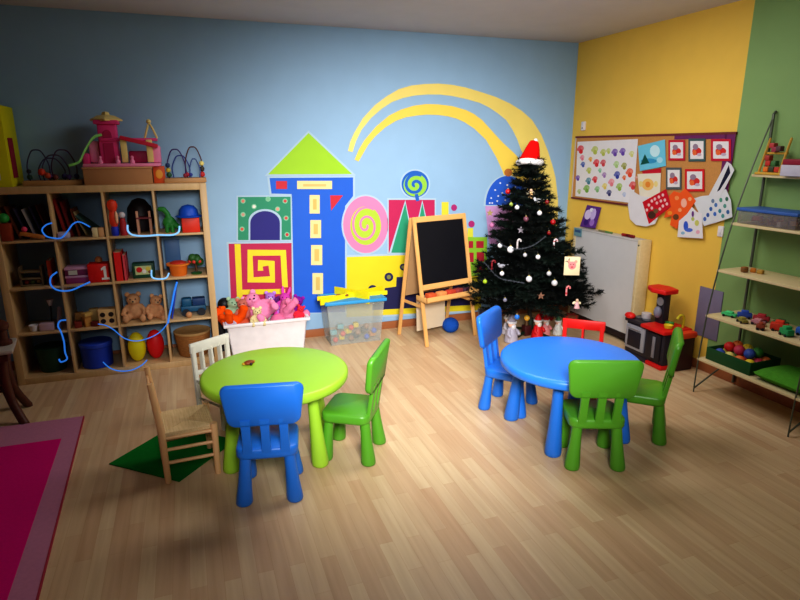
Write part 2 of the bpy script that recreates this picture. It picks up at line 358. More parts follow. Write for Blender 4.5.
# top row, left cube: leaning books
cx, cz = cellx(0), cellz(0)
bks = [(.045, .27, .022, (150, 96, 48), 'brown'), (.10, .25, .016, (126, 66, 36), 'rust brown'), (.15, .235, .014, (74, 64, 88), 'grey violet'), (.20, .225, .018, (206, 200, 196), 'off white'), (.25, .24, .018, (60, 56, 90), 'navy'), (.29, .25, .014, (122, 64, 44), 'reddish brown')]
for q, (dx, h, t, c, nm) in enumerate(bks):
    lean = 16 if q < 5 else 14
    dxx = dx+.0; b = book(cx+dxx, cz+.001, h, t, 0, c, '%s book leaning left in the top left cube of the shelf' % nm, group='books in the top left cube')
    b.rotation_euler = (0, -R(lean), 0); b.location.x = cx+dxx-.0; b.location.z = cz+.001
W(MB().sph((0, 0, 0), .036, pl((40, 150, 60))), 'toy_ball', 'green ball at the left of the top left cube', 'ball', loc=(cx+.036, -.365, cz+.036+.13))
W(MB().box((0, 0, 0), (.07, .06, .13), pl((150, 60, 34)), bev=.008), 'toy_box', 'small red-brown box under the green ball in the top left cube', 'box', loc=(cx+.04, -.36, cz+.065))
W(MB().sph((0, 0, 0), .02, pl((226, 70, 110))), 'toy_ball', 'small pink ball in the top left cube beside the leaning books', 'ball', loc=(cx+.155, -.375, cz+.05+.032))
W(MB().box((0, 0, 0), (.16, .03, .03), pl((206, 130, 60)), rot=(0, R(14), 0), bev=.005), 'wooden_block', 'long orange wooden block lying tilted in the top left cube', 'block', loc=(cx+.20, -.37, cz+.034))
# top row, second cube
cx = cellx(1)
for q, (dx, h, t, c, nm, ln) in enumerate([(.045, .29, .026, (150, 44, 40), 'dark red', 10), (.085, .27, .022, (120, 34, 34), 'maroon', 10), (.135, .21, .018, (132, 66, 40), 'brown', 9), (.19, .21, .008, (212, 186, 132), 'thin tan', 22), (.30, .23, .008, (96, 140, 136), 'thin teal', 48)]):
    b = book(cx+dx, cz+.001, h, t, 0, c, '%s book leaning in the second cube of the top row' % nm, group='books in the second top cube')
    b.rotation_euler = (0, -R(ln), 0)
for q, (x, c, nm) in enumerate([(.262, (226, 208, 160), 'cream'), (.305, (222, 170, 120), 'tan')]):
    W(MB().box((0, 0, 0), (.04, .05, .07), pl(c), bev=.004), 'wooden_block', '%s wooden block at right of the second cube, top row' % nm, 'block', loc=(cx+x, -.365, cz+.036))
W(MB().box((0, 0, 0), (.08, .05, .05), pl((206, 190, 200)), bev=.012), 'toy_box', 'pale pink box at left front of the second cube, top row', 'box', loc=(cx+.05, -.36, cz+.026))
# top row, third cube
cx = cellx(2)
t = thing('toy_figure', 'tall red-orange toy figure on a blue base in the third cube, top row', 'toy', (cx+.045, -.34, cz))
MB().lathe([(.024, 0), (.028, .01), (.027, .06), (.02, .07)], pl((34, 54, 190))).build('base', t)
MB().lathe([(.02, .07), (.033, .10), (.03, .16), (.022, .185), (.034, .21), (.038, .235), (.03, .262), (.008, .275)], pl((226, 66, 38))).build('body', t)
MB().sph((.022, -.02, .14), (.012, .02, .05), pl((240, 190, 150))).build('arm', t)
t = thing('toy_figure', 'small red and white toy figure beside the red-orange one in the third top cube', 'toy', (cx+.105, -.34, cz))
MB().lathe([(.026, 0), (.028, .05), (.02, .11), (.016, .13)], pl((176, 36, 44))).build('body', t); MB().sph((0, 0, .155), .024, pl((214, 206, 214))).build('head', t)
t = thing('toy_chair', 'small wooden doll chair frame in the third cube, top row', 'toy', (cx+.25, -.32, cz))
for sx in (-.04, .05):
    MB().box((sx, -.02, .09), (.018, .018, .18), pl((206, 150, 120)), bev=.003).build('post', t)
    MB().box((sx, .05, .06), (.018, .018, .12), pl((206, 150, 120)), bev=.003).build('post', t)
MB().box((.005, .015, .125), (.11, .09, .012), pl((120, 40, 50))).build('seat', t)
W(MB().lathe([(.01, 0), (.085, .01), (.1, .09), (.09, .19), (.05, .25), (.01, .265)], pl((26, 16, 24))), 'toy_basket', 'dark rounded bag at the back of the third cube, top row', 'bag', loc=(cx+.22, -.14, cz))
# top row, fourth cube
cx = cellx(3)
t = thing('toy_dinosaur', 'green toy dinosaur in the top right cube', 'toy', (cx+.085, -.3, cz))
k = MB(); G = pl((30, 120, 40)); k.sph((0, 0, .08), (.05, .035, .05), G); k.tube(smooth_path([(0, 0, .1), (-.01, 0, .15), (-.035, 0, .18)]), [.028, .026, .025, .024, .022, .022, .021, .02, .02, .02, .02, .02, .02], G)
k.sph((-.045, 0, .185), (.035, .022, .02), G); k.tube([(.03, 0, .07), (.075, 0, .03), (.10, 0, .012)], [.03, .018, .006], G)
for sx in (-.02, .02):
    for sy in (-.022, .022): k.cyl((sx, sy, .06), (sx, sy, 0), .015, .017, G, 10)
k.build('body', t, remesh=.005)
W(MB().box((0, 0, .058), (.135, .12, .115), pl((226, 50, 26)), bev=.006), 'storage_box', 'orange-red box in the top right cube', 'box', loc=(cx+.245, -.32, cz))
t = thing('toy_hat', 'round blue toy hat lying on the orange-red box in the top right cube', 'hat', (cx+.235, -.315, cz+.116))
MB().lathe([(.004, 0), (.10, .004), (.102, .012), (.075, .02)], pl((20, 80, 190))).build('brim', t); MB().lathe([(.076, .018), (.07, .06), (.045, .09), (.004, .1)], pl((20, 80, 190))).build('crown', t)
# second row
cz = cellz(1); cx = cellx(0)
t = thing('toy_rack', 'small wooden toy rack with three levels in the left cube of the second row', 'toy', (cx+.14, -.3, cz))
for k_ in range(3): MB().box((0, 0, .006+.052*k_), (.15, .09, .012), pl((132, 112, 80)), bev=.002).build('shelf', t)
for sx in (-.07, .07): MB().box((sx, 0, .075), (.012, .09, .15), pl((110, 92, 66))).build('side_panel', t)
for q, c in enumerate([(176, 70, 40), (110, 130, 60), (180, 140, 70)]): MB().sph((-.04+.04*q, -.01, .030), .016, pl(c)).build('wheel', t)
book(cx+.255, cz, .19, .03, 0, (196, 70, 34), 'upright orange book in the left cube of the second row', y=-.28, d=.15)
cx = cellx(1)
for q, (z, c, nm) in enumerate([(0, (150, 60, 120), 'lower pink and lilac'), (.062, (126, 50, 96), 'upper plum')]):
    t = thing('game_box', '%s game box of the stack in the second cube, second row' % nm, 'box', (cx+.10, -.28, cz+z)); 
    MB().box((0, 0, .025), (.17, .15, .05), pl(c), bev=.003).build('tray', t); MB().box((0, 0, .053), (.175, .155, .016), pl((206, 160, 196)), bev=.003).build('lid', t)
MB_ = MB().box((-.03, -.079, .025), (.06, .004, .034), pap((206, 206, 196))); MB_.build('sticker', t)
t = thing('number_block', 'red cube block with a white number 1 in the second row', 'block', (cx+.245, -.31, cz))
MB().box((0, 0, .072), (.145, .13, .144), pl((222, 26, 22)), bev=.008).build('block', t)
k = MB(); WH = pl((240, 236, 236))
k.poly([(.02, -.066, .02), (.075, -.066, .02), (.075, -.066, .036), (.057, -.066, .036), (.057, -.066, .125), (.042, -.066, .125), (.022, -.066, .108), (.022, -.066, .092), (.038, -.066, .10), (.038, -.066, .036), (.02, -.066, .036)], (0, -.002, 0), WH)
k.build('numeral', t)
W(MB().lathe([(.012, 0), (.026, .008), (.026, .03), (.015, .045), (.004, .05)], pl((190, 120, 70))), 'toy_pot', 'small tan toy pot on top of the red number block', 'toy', loc=(cx+.25, -.31, cz+.144))
cx = cellx(2)
book(cx+.012, cz, .225, .055, 0, (224, 42, 42), 'thick red folder standing at left of the third cube, second row', y=-.27, d=.2)
book(cx+.070, cz, .20, .022, 0, (226, 84, 96), 'pink-red folder beside the thick red one in the second row', y=-.27, d=.2)
t = thing('picture_box', 'dark green box with a farm picture in the third cube, second row', 'box', (cx+.21, -.28, cz))
MB().box((0, 0, .06), (.16, .10, .118), pl((20, 74, 50)), bev=.004).build('box', t)
k = MB(); k.box((0, -.0515, .065), (.12, .003, .07), pap((196, 206, 150)))
for x_, z_, c, r in ((-.03, .07, (206, 40, 40), .022), (.005, .055, (236, 230, 220), .016), (.035, .075, (220, 200, 90), .018), (.045, .05, (150, 90, 50), .012)): k.sph((x_, -.0535, z_), (r, .0015, r), pap(c))
k.build('picture', t)
cx = cellx(3)
t = thing('toy_pot', 'orange toy pot with a flared rim in the right cube of the second row', 'toy', (cx+.12, -.3, cz))
MB().lathe([(.055, 0), (.062, .01), (.072, .085), (.06, .086)], pl((226, 116, 34))).build('pot', t); MB().lathe([(.06, .082), (.09, .086), (.092, .1), (.07, .1)], pl((230, 130, 44))).build('rim', t)
MB().sph((0.0, 0, .1), (.065, .065, .02), pl((190, 50, 34))).build('lid', t)
W(MB().box((0, 0, .13), (.12, .015, .26), pl((70, 110, 160)), bev=.003), 'toy_board', 'pale blue board at the back of the right cube, second row', 'board', loc=(cx+.08, -.06, cz))
t = thing('toy_tree', 'small toy tree with red fruit in the right cube of the second row', 'toy', (cx+.255, -.3, cz))
MB().lathe([(.04, 0), (.045, .012), (.02, .02)], pl((40, 90, 36))).build('base', t); MB().cyl((0, 0, .012), (0, 0, .1), .009, .008, pl((90, 56, 34))).build('trunk', t)
k = MB(); [k.sph((.03*math.cos(a), .03*math.sin(a), .10+.02*(a % 2)), .034, pl((44, 92, 40))) for a in (0, 1.3, 2.6, 3.9, 5.2)]; k.build('crown', t)
k = MB(); [k.sph((.045*math.cos(a), .045*math.sin(a)-.015, .11), .014, pl((206, 60, 50))) for a in (3.4, 4.4, 5.5)]; k.build('fruit', t)
# third row
cz = cellz(2); cx = cellx(0)
t = thing('toy_cup', 'small white toy cup in the left cube of the third row', 'cup', (cx+.10, -.33, cz)); MB().lathe([(.018, 0), (.026, .005), (.034, .05), (.03, .05), (.022, .01)], WHITEPL).build('cup', t); MB().tube(smooth_path([(.03, 0, .04), (.052, 0, .034), (.05, 0, .018), (.028, 0, .014)], 3), .004, WHITEPL).build('handle', t)
W(MB().box((0, 0, .03), (.10, .06, .06), pl((206, 176, 186)), bev=.006), 'toy_box', 'pale pink box in the left cube of the third row', 'box', loc=(cx+.19, -.33, cz))
W(MB().bar((0, 0, 0), (.02, .03, .17), .03, .02, pl((156, 140, 146))), 'toy_plank', 'grey plank standing beside the pale pink box in the third row', 'toy', loc=(cx+.268, -.34, cz))
t = thing('toy_lamp', 'dark toy lamp with a white head in the left cube of the third row', 'toy', (cx+.20, -.22, cz)); MB().lathe([(.04, 0), (.04, .01), (.008, .016)], pl((30, 30, 40))).build('base', t); MB().cyl((0, 0, .01), (.01, 0, .17), .006, .006, pl((30, 30, 40))).build('stem', t); MB().lathe([(.012, 0), (.026, .05), (.02, .05)], WHITEPL, c=(.01, 0, .165)).build('lamp_shade', t)
cx = cellx(1)
for q, (x, y, z, s, c, nm, rz) in enumerate([(.05, -.34, 0, (.05, .05, .05), (132, 44, 34), 'dark red', .3), (.115, -.33, 0, (.05, .05, .085), (196, 140, 70), 'tan upright', .5), (.055, -.26, 0, (.06, .05, .10), (150, 110, 60), 'brown', .1), (.16, -.25, 0, (.07, .06, .12), (206, 176, 110), 'cream', .2), (.175, -.345, 0, (.06, .045, .04), (120, 40, 36), 'maroon', -.3), (.12, -.345, .086, (.07, .05, .03), (196, 160, 90), 'yellow-brown', .8)]):
    W(MB().box((0, 0, s[2]/2), s, pl(c), bev=.004), 'building_block', '%s building block in the second cube of the third row' % nm, 'block', group='building blocks in the third row', loc=(cx+x, y, cz+z), rz=rz)
t = thing('wooden_hole_box', 'pale wooden box with four dark round holes in the third row', 'box', (cx+.265, -.325, cz)); MB().box((0, 0, .066), (.125, .10, .132), pl((230, 190, 130)), bev=.005).build('box', t)
for sx in (-.03, .03):
    for z_ in (.04, .092): k = MB(); k.cyl((sx, -.0535, z_), (sx, -.05, z_), .019, .019, pl((40, 24, 20)), 16); k.build('hole', t)
# plush maker
def plush(label, loc, c, c2=None, s=1, rot=(0, 0, 0), ears='round', snout=None, group=None, name='plush_bear', pose='sit'):
    t = thing(name, label, 'plush toy', loc, 0, group); t.rotation_euler = rot; t.scale = (s, s, s)
    F = fab(c); F2 = fab(c2 or tuple(min(255, int(x*1.12)) for x in c)); k = MB()
    k.sph((0, 0, .075), (.062, .052, .072), F); k.sph((0, -.008, .175), (.054, .048, .05), F)
    if pose == 'sit':
        for sx in (-1, 1):
            k.tube([(sx*.035, -.01, .04), (sx*.055, -.06, .03), (sx*.062, -.10, .03)], [.03, .027, .024], F, 10); k.sph((sx*.064, -.108, .036), (.026, .018, .034), F)
            k.tube([(sx*.045, -.005, .12), (sx*.075, -.035, .09), (sx*.08, -.06, .07)], [.024, .02, .018], F, 10); k.sph((sx*.08, -.062, .07), .021, F)
    else:
        for sx in (-1, 1):
            k.tube([(sx*.035, 0, .03), (sx*.055, -.02, -.03), (sx*.06, -.03, -.05)], [.03, .026, .026], F, 10)
            k.tube([(sx*.045, -.005, .12), (sx*.095, -.02, .10), (sx*.11, -.03, .10)], [.024, .02, .02], F, 10)
    k.build('body', t, remesh=.007)
    for sx in (-1, 1):
        e = MB()
        if ears == 'round': e.sph((sx*.042, -.002, .218), (.02, .012, .02), F2)
        else: e.tube([(sx*.025, 0, .21), (sx*.034, .004, .25), (sx*.036, .012, .285)], [.014, .017, .006], F2, 10)
        e.build('ear', t)
        MB().sph((sx*.02, -.051, .186), .006, pl(BLACK), seg=8).build('eye', t)
    MB().sph((0, -.05, .163), (.022, .02, .017), fab(snout) if snout else F2, seg=12).build('muzzle', t)
    MB().sph((0, -.07, .17), (.008, .006, .006), pl(BLACK), seg=8).build('nose', t)
    return t
cx = cellx(2)
plush('tan teddy bear at left in the third row of the shelf', (cx+.105, -.26, cz), (206, 156, 116), s=.98, snout=(210, 170, 130))
plush('lighter tan teddy bear slumped at right in the third row of the shelf', (cx+.235, -.27, cz+.0), (220, 164, 120), s=.86, rot=(0, R(14), R(20)), snout=(226, 186, 146))
cx = cellx(3)
W(MB().box((0, 0, 0), (.012, .16, .31), pl((40, 70, 190)), rot=(0, R(12), 0), bev=.003), 'toy_board', 'blue board leaning at left in the right cube, third row', 'board', loc=(cx+.065, -.28, cz+.156))
t = thing('toy_truck', 'blue toy truck in the right cube of the third row', 'toy', (cx+.205, -.27, cz)); TB = pl((20, 84, 120))
MB().box((0, 0, .06), (.20, .09, .05), TB, bev=.01).build('chassis', t); MB().box((-.05, 0, .115), (.08, .085, .07), TB, bev=.015).build('cabin', t); MB().box((.045, 0, .115), (.1, .085, .06), pl((24, 60, 110)), bev=.006).build('cargo_bed', t)
for sx in (-.06, .06):
    for sy in (-.046, .046): MB().cyl((sx, sy-.01, .032), (sx, sy+.01, .032), .032, .032, pl((30, 34, 44))).build('wheel', t)
W(MB().sph((0, 0, .026), .026, pl((196, 140, 96))), 'toy_ball', 'small tan ball before the blue toy truck in the third row', 'ball', loc=(cx+.165, -.362, cz))
# bottom row
cz = cellz(3); cx = cellx(0)
t = thing('bucket', 'dark green bucket in the bottom left cube', 'bucket', (cx+.17, -.24, cz)); GB = pl((22, 66, 40))
MB().lathe([(.085, 0), (.09, .005), (.11, .19), (.10, .19), (.085, .012), (.005, .01)], GB).build('tub', t); MB().lathe([(.105, .182), (.118, .186), (.118, .198), (.106, .2)], GB).build('rim', t)
cx = cellx(1)
t = thing('round_box', 'round blue tub with a lid in the bottom row', 'tub', (cx+.14, -.26, cz)); MB().lathe([(.10, 0), (.112, .006), (.118, .17), (.1, .171)], pl((26, 62, 180))).build('tub', t); MB().lathe([(.005, .17), (.118, .171), (.124, .175), (.124, .2), (.118, .207), (.005, .21)], pl((40, 74, 190))).build('lid', t)
cx = cellx(2)
W(MB().sph((0, 0, .125), (.068, .055, .125), pl((226, 214, 22)), seg=24), 'toy_pin', 'tall yellow oval toy pin in the bottom row', 'toy', loc=(cx+.09, -.28, cz))
W(MB().sph((0, 0, .125), (.068, .055, .125), pl((222, 22, 30)), seg=24), 'toy_pin', 'tall red oval toy pin in the bottom row', 'toy', loc=(cx+.23, -.26, cz))
cx = cellx(3)
t = thing('wicker_basket', 'brown wicker basket with cloth lining in the bottom right cube', 'basket', (cx+.175, -.24, cz)); WK = wood('wicker', (120, 76, 36), (176, 120, 64), 'x', .8, 8)
MB().lathe([(.11, 0), (.118, .005), (.145, .2), (.13, .2), (.11, .01)], WK, seg=36).build('weave', t)
k = MB(); [k.tube([((.112+.031*z/.2)*1.02*math.cos(a), (.112+.031*z/.2)*1.02*math.sin(a), z) for a in [i*2*PI/30 for i in range(30)]], .0045, WK, 6, closed=True) for z in [.012+.018*i for i in range(11)]]; k.build('hoop', t)
MB().lathe([(.13, .195), (.148, .197), (.151, .208), (.14, .212), (.128, .205)], fab((176, 140, 92)), seg=36).build('cloth_lining', t)

# ---- on top of the shelf
ZT = 1.49
t = thing('storage_box', 'tall yellow cardboard box at the left end of the shelf top', 'box', (-5.085, -.2, ZT))
MB().box((0, 0, .28), (.22, .34, .56), pap((206, 200, 20)), bev=.004).build('box', t); MB().box((.113, -.05, .2), (.004, .12, .28), pap((150, 36, 60))).build('side_label', t)
k = MB(); k.poly([(-.1, -.171, .05), (-.06, -.171, .05), (-.06, -.171, .16), (-.1, -.171, .16)], (0, -.001, 0), pap((226, 220, 150))); k.poly([(.02, -.171, .05), (.045, -.171, .05), (.045, -.171, .15), (.03, -.171, .18)], (0, -.001, 0), pap((196, 196, 190))); k.build('front_print', t)
def bead_maze(label, loc, w, rails, beads):
    t = thing('bead_maze', label, 'toy', loc, 0); t.scale = (1.08, 1, 1.22)
    MB().box((0, 0, .015), (w, .16, .03), pl((186, 140, 90)), bev=.005).build('base', t)
    for pts, c in rails: MB().tube(smooth_path([Vector(p) for p in pts], 8), .0042, pl(c), 8).build('wire', t)
    for p, r, c in beads: MB().lathe([(.003, -r*.9), (r*.8, -r*.6), (r, 0), (r*.8, r*.6), (.003, r*.9)], pl(c), c=p, seg=14).build('bead', t)
    return t
def loop(x0, x1, h, y=0, n=3): return [(x0, y, .028), (x0-.006, y, h*.55), (x0+(x1-x0)*.22, y, h*.93), ((x0+x1)/2, y, h), (x0+(x1-x0)*.78, y, h*.93), (x1+.006, y, h*.55), (x1, y, .028)]
bead_maze('bead maze toy with curved wires at the right end of the shelf top', (-3.81, -.22, ZT), .29,
    [(loop(-.11, .0, .21, -.03), (60, 40, 110)), (loop(.015, .12, .225, 0), (90, 44, 50)), (loop(-.08, .03, .17, .04), (50, 70, 150)), (loop(.04, .1, .15, -.04), (70, 90, 150))],
    [((-.11, -.03, .05), .019, (40, 90, 60)), ((-.113, -.03, .08), .017, (200, 180, 60)), ((-.114, -.03, .11), .017, (30, 60, 110)), ((0, -.03, .045), .015, (150, 40, 60)), ((.12, 0, .05), .021, (196, 40, 40)), ((.122, 0, .085), .019, (60, 50, 40)), ((.122, 0, .12), .018, (236, 220, 130)), ((.015, 0, .05), .016, (190, 40, 60)), ((.04, -.04, .05), .013, (50, 60, 150))])
bead_maze('larger dark bead maze toy between the yellow box and pink castle', (-4.735, -.22, ZT), .36,
    [(loop(-.14, -.02, .21, -.03), (46, 40, 90)), (loop(.0, .14, .21, 0), (70, 40, 90)), (loop(-.09, .06, .16, .04), (60, 60, 110)), (loop(-.05, .1, .18, -.05), (60, 50, 90))],
    [((-.14, -.03, .05), .018, (20, 60, 50)), ((-.14, -.03, .085), .015, (30, 30, 50)), ((-.06, -.055, .08), .024, (206, 60, 30)), ((-.028, -.055, .06), .02, (190, 70, 36)), ((-.02, -.03, .05), .019, (90, 40, 110)), ((.06, .04, .05), .02, (56, 50, 110)), ((.1, -.05, .05), .018, (70, 44, 110)), ((.0, 0, .05), .02, (80, 30, 60)), ((.14, 0, .05), .018, (40, 40, 80)), ((.02, -.05, .048), .016, (120, 60, 50))])
t = thing('cardboard_box', 'long brown cardboard box under the pink castle on the shelf', 'box', (-4.285, -.2, ZT))
CB = pap((186, 134, 92)); MB().box((0, 0, .06), (.47, .30, .12), CB, bev=.004).build('box', t); MB().box((0, 0, .124), (.485, .315, .012), pap((206, 156, 112)), bev=.003).build('lid', t)
t = thing('toy_box', 'small orange box with a yellow picture beside the cardboard box', 'box', (-4.0, -.245, ZT)); MB().box((0, 0, .065), (.085, .08, .13), pl((206, 80, 24)), bev=.004).build('box', t); MB().sph((0, -.041, .07), (.026, .002, .035), pl((232, 160, 50))).build('picture', t)
# pink castle playset
C0 = Vector((-4.25, -.2, ZT+.13)); t = thing('toy_castle', 'pink toy castle playset with green slide on top of the cardboard box', 'toy castle', C0)
PK = pl((226, 60, 130)); PK2 = pl((240, 140, 180)); PKD = pl((176, 26, 84)); CRM = pl((232, 206, 130)); 
MB().box((0, 0, .012), (.54, .26, .024), PK2, bev=.008).build('base', t)
k = MB(); k.box((-.085, 0, .17), (.13, .12, .29), PK, bev=.01); k.box((-.085, 0, .325), (.17, .16, .03), PK, bev=.008); k.box((-.085, -.062, .10), (.07, .006, .15), PKD); k.build('tower', t)
MB().lathe([(.11, .335), (.115, .345), (.06, .375), (.03, .38), (.022, .40), (.002, .405)], CRM, c=(-.085, 0, 0), seg=4).build('tower_roof', t)
k = MB(); k.poly([(-.085+.03*math.cos(R(a)), -.0625, .23+.04*math.sin(R(a))) for a in range(0, 181, 20)]+[(-.115, -.0625, .19), (-.055, -.0625, .19)], (0, -.003, 0), PKD); k.build('window', t)
MB().box((.06, 0, .20), (.40, .15, .022), PK, bev=.006).build('balcony', t)
MB().bar((.0, -.07, .215), (.26, -.08, .15), .03, .055, pl((206, 24, 60)), up=(0, 1, 0)).build('red_slide', t)
for sx in (.02, .2): MB().box((sx, -.07, .115), (.045, .022, .17), CRM, bev=.006).build('pillar', t)
MB().box((-.19, .02, .11), (.07, .10, .16), PK2, bev=.012).build('side_room', t); MB().box((-.25, -.02, .06), (.05, .1, .08), PK, bev=.012).build('step', t)
MB().box((.245, 0, .09), (.06, .12, .13), PK2, bev=.012).build('side_room', t)
MB().box((.11, .03, .07), (.13, .10, .09), PKD, bev=.01).build('doll_bed', t)
k = MB(); k.tube([(.17, 0, .21), (.2, 0, .30), (.21, 0, .33), (.235, 0, .28), (.26, 0, .21)], .008, CRM); k.sph((.21, 0, .335), .018, CRM); k.build('turret_frame', t)
k = MB(); P = smooth_path([(-.12, -.075, .225), (-.18, -.085, .20), (-.25, -.09, .10), (-.29, -.10, .03), (-.36, -.10, .005)], 5)
rg = []
for i, p in enumerate(P): rg.append([p+Vector((0, a, b)) for a, b in ((-.028, .018), (-.022, 0), (.022, 0), (.028, .018), (.02, .012), (-.02, .012))])
k.rings(rg, pl((140, 216, 120))); k.build('green_slide', t)
k = MB(); k.mats; k.done = 0
for x_ in (-.15, -.03, .07): MB().lathe([(.016, .024), (.018, .04), (.009, .056), (.012, .064), (.012, .074), (.003, .082)], PK2, c=(x_, -.09, 0), seg=14).build('figure', t)

# ------------------------------------------------------------------ plastic tables and chairs
def make_chair(label, loc, face, M, group=None):
    t = thing('childrens_chair', label, 'chair', (loc[0], loc[1], 0), R(face-90), group)
    def rr(w, d, r, n=6):
        out = []
        for cx_, cy_, a0 in ((w/2-r, d/2-r, 0), (-w/2+r, d/2-r, 90), (-w/2+r, -d/2+r, 180), (w/2-r, -d/2+r, 270)):
            for q in range(n+1): a = R(a0+90*q/n); out.append((cx_+r*math.cos(a), cy_+r*math.sin(a)))
        return out
    k = MB(); rg = []
    for sc, z in ((.93, .243), (.985, .25), (1, .262), (1, .285), (.985, .297), (.94, .302)):
        rg.append([(x*sc, y*sc+.005, z) for x, y in rr(.31, .285, .05)])
    k.rings(rg, M); k.build('seat', t, smooth=60)
    for sx in (-1, 1):
        for sy in (-1, 1):
            p0 = Vector((sx*.108, sy*.105, .262)); p1 = Vector((sx*.128, sy*.13, 0)); k = MB(); P = []; rs = []
            for f, r in ((0, .028), (.3, .030), (.6, .035), (.85, .041), (.95, .0425), (.985, .040), (1, .034)): P.append(p0.lerp(p1, f)); rs.append(r)
            ring = [[(p.x+r*math.cos(a*2*PI/20), p.y+r*math.sin(a*2*PI/20), p.z) for a in range(20)] for p, r in zip(P, rs)]
            k.rings(ring, M); k.build('leg', t, smooth=60)
    tl = R(9); up = Vector((0, -math.sin(tl), math.cos(tl))); nn = Vector((0, math.cos(tl), math.sin(tl))); B = Vector((0, -.125, .27))
    for x_ in (-.092, 0, .092):
        k = MB(); a = B+Vector((x_, 0, 0)); rg = []
        for h, w in ((0, .052), (.06, .046), (.12, .044), (.21, .05)):
            rg.append([a+up*h+nn*d_+Vector((w*e/2, 0, 0)) for d_, e in ((-.011, -.9), (-.006, -1), (.006, -1), (.011, -.9), (.011, .9), (.006, 1), (-.006, 1), (-.011, .9))])
        k.rings(rg, M); k.build('back_slat', t, smooth=60)
    k = MB(); pts = []
    W0, W1, h0, h1, r = .18, .198, .175, .40, .042
    for cxx, czz, a0 in ((W1-r, h1-r, 0), (-W1+r, h1-r, 90), (-W0+r, h0+r, 180), (W0-r, h0+r, 270)):
        for q in range(7): a = R(a0+90*q/6); pts.append((cxx+r*math.cos(a), czz+r*math.sin(a)))
    rg = []
    for d_, s_ in ((-.017, .955), (-.013, .985), (-.006, 1), (.006, 1), (.013, .985), (.017, .955)):
        cz_ = (h0+h1)/2
        rg.append([B+up*(cz_+(z_-cz_)*s_)+nn*(d_+.03*((x_/.2)**2)-.012)+Vector((x_*s_, 0, 0)) for x_, z_ in pts])
    k.rings(rg, M); k.build('backrest', t, smooth=60); return t
def make_table(label, loc, a0, MT, ML):
    t = thing('childrens_table', label, 'table', (loc[0], loc[1], 0), 0)
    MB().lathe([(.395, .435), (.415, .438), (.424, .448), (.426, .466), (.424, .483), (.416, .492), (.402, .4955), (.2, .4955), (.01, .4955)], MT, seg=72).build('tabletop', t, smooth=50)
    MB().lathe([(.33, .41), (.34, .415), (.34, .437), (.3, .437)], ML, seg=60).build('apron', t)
    for q in range(4):
        a = R(a0+90*q); k = MB(); rg = []
        for f, r in ((0, .03), (.3, .033), (.6, .039), (.85, .047), (.95, .049), (.985, .047), (1, .04)):
            d = .305+.045*f; z = .425*(1-f)
            rg.append([(d*math.cos(a)+r*math.cos(b*2*PI/22), d*math.sin(a)+r*math.sin(b*2*PI/22), z) for b in range(22)])
        k.rings(rg, ML); k.build('leg', t, smooth=60)
    return t
make_table('round lime green children\'s table at left', (-3.415, -2.025), 32, LIME, LIME)
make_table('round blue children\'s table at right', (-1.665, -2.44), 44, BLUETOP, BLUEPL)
make_chair('blue plastic chair with its back to the camera at the lime table', (-3.525, -2.455), 79, BLUEPL)
make_chair('green plastic chair at the right side of the lime table', (-3.01, -2.23), 148, GREENPL)
make_chair('green plastic chair with its back to the camera at the blue table', (-1.735, -2.775), 68, GREENPL)
make_chair('green plastic chair at the right side of the blue table', (-1.235, -2.61), 137, GREENPL)
make_chair('blue plastic chair at the left side of the blue table', (-1.82, -2.0), -50, BLUEPL)
# ladybird toy on the lime table
t = thing('toy_ladybird', 'small brown and yellow toy lying on the lime green table', 'toy', (-3.55, -1.88, .496), .4)
MB().sph((0, 0, .012), (.034, .024, .013), pl((130, 60, 20))).build('shell', t)
for sx in (-.03, .03): MB().sph((sx, .006, .009), (.014, .012, .009), pl((190, 150, 30)), seg=10).build('wing', t)
MB().sph((0, -.025, .009), .009, pl((40, 20, 20)), seg=10).build('head', t)

# slatted wooden children's chairs (white, red)
def slat_chair(label, loc, face, M, h=.57, nsl=3):
    t = thing('slatted_chair', label, 'chair', (loc[0], loc[1], 0), R(face-90))
    MB().box((0, 0, .285), (.28, .26, .018), M, bev=.005).build('seat', t)
    for sx in (-1, 1):
        MB().bar((sx*.125, .11, 0), (sx*.125, .11, .277), .028, .028, M).build('leg', t)
        MB().bar((sx*.13, -.13, 0), (sx*.13, -.15, h-.01), .028, .028, M, up=(0, 1, 0)).build('back_leg', t)
    MB().box((0, -.151, h-.03), (.30, .022, .07), M, bev=.006).build('top_rail', t)
    MB().box((0, -.142, .33), (.25, .018, .03), M, bev=.003).build('lower_rail', t)
    for q in range(nsl): xs_ = -.07+.14*q/(nsl-1) if nsl > 1 else 0; MB().bar((xs_, -.143, .335), (xs_, -.151, h-.05), .014, .044 if nsl > 1 else .11, M, up=(0, 1, 0)).build('back_slat', t)
    for sx in (-1, 1): MB().bar((sx*.125, .11, .16), (sx*.13, -.135, .16), .016, .016, M).build('stretcher', t)
    return t
slat_chair('small white wooden chair behind the left of the lime table', (-3.675, -1.53), -57, WHITEPT, .53, 3)
slat_chair('small red wooden chair behind the blue table', (-1.27, -2.03), -132, REDPT, .53, 1)
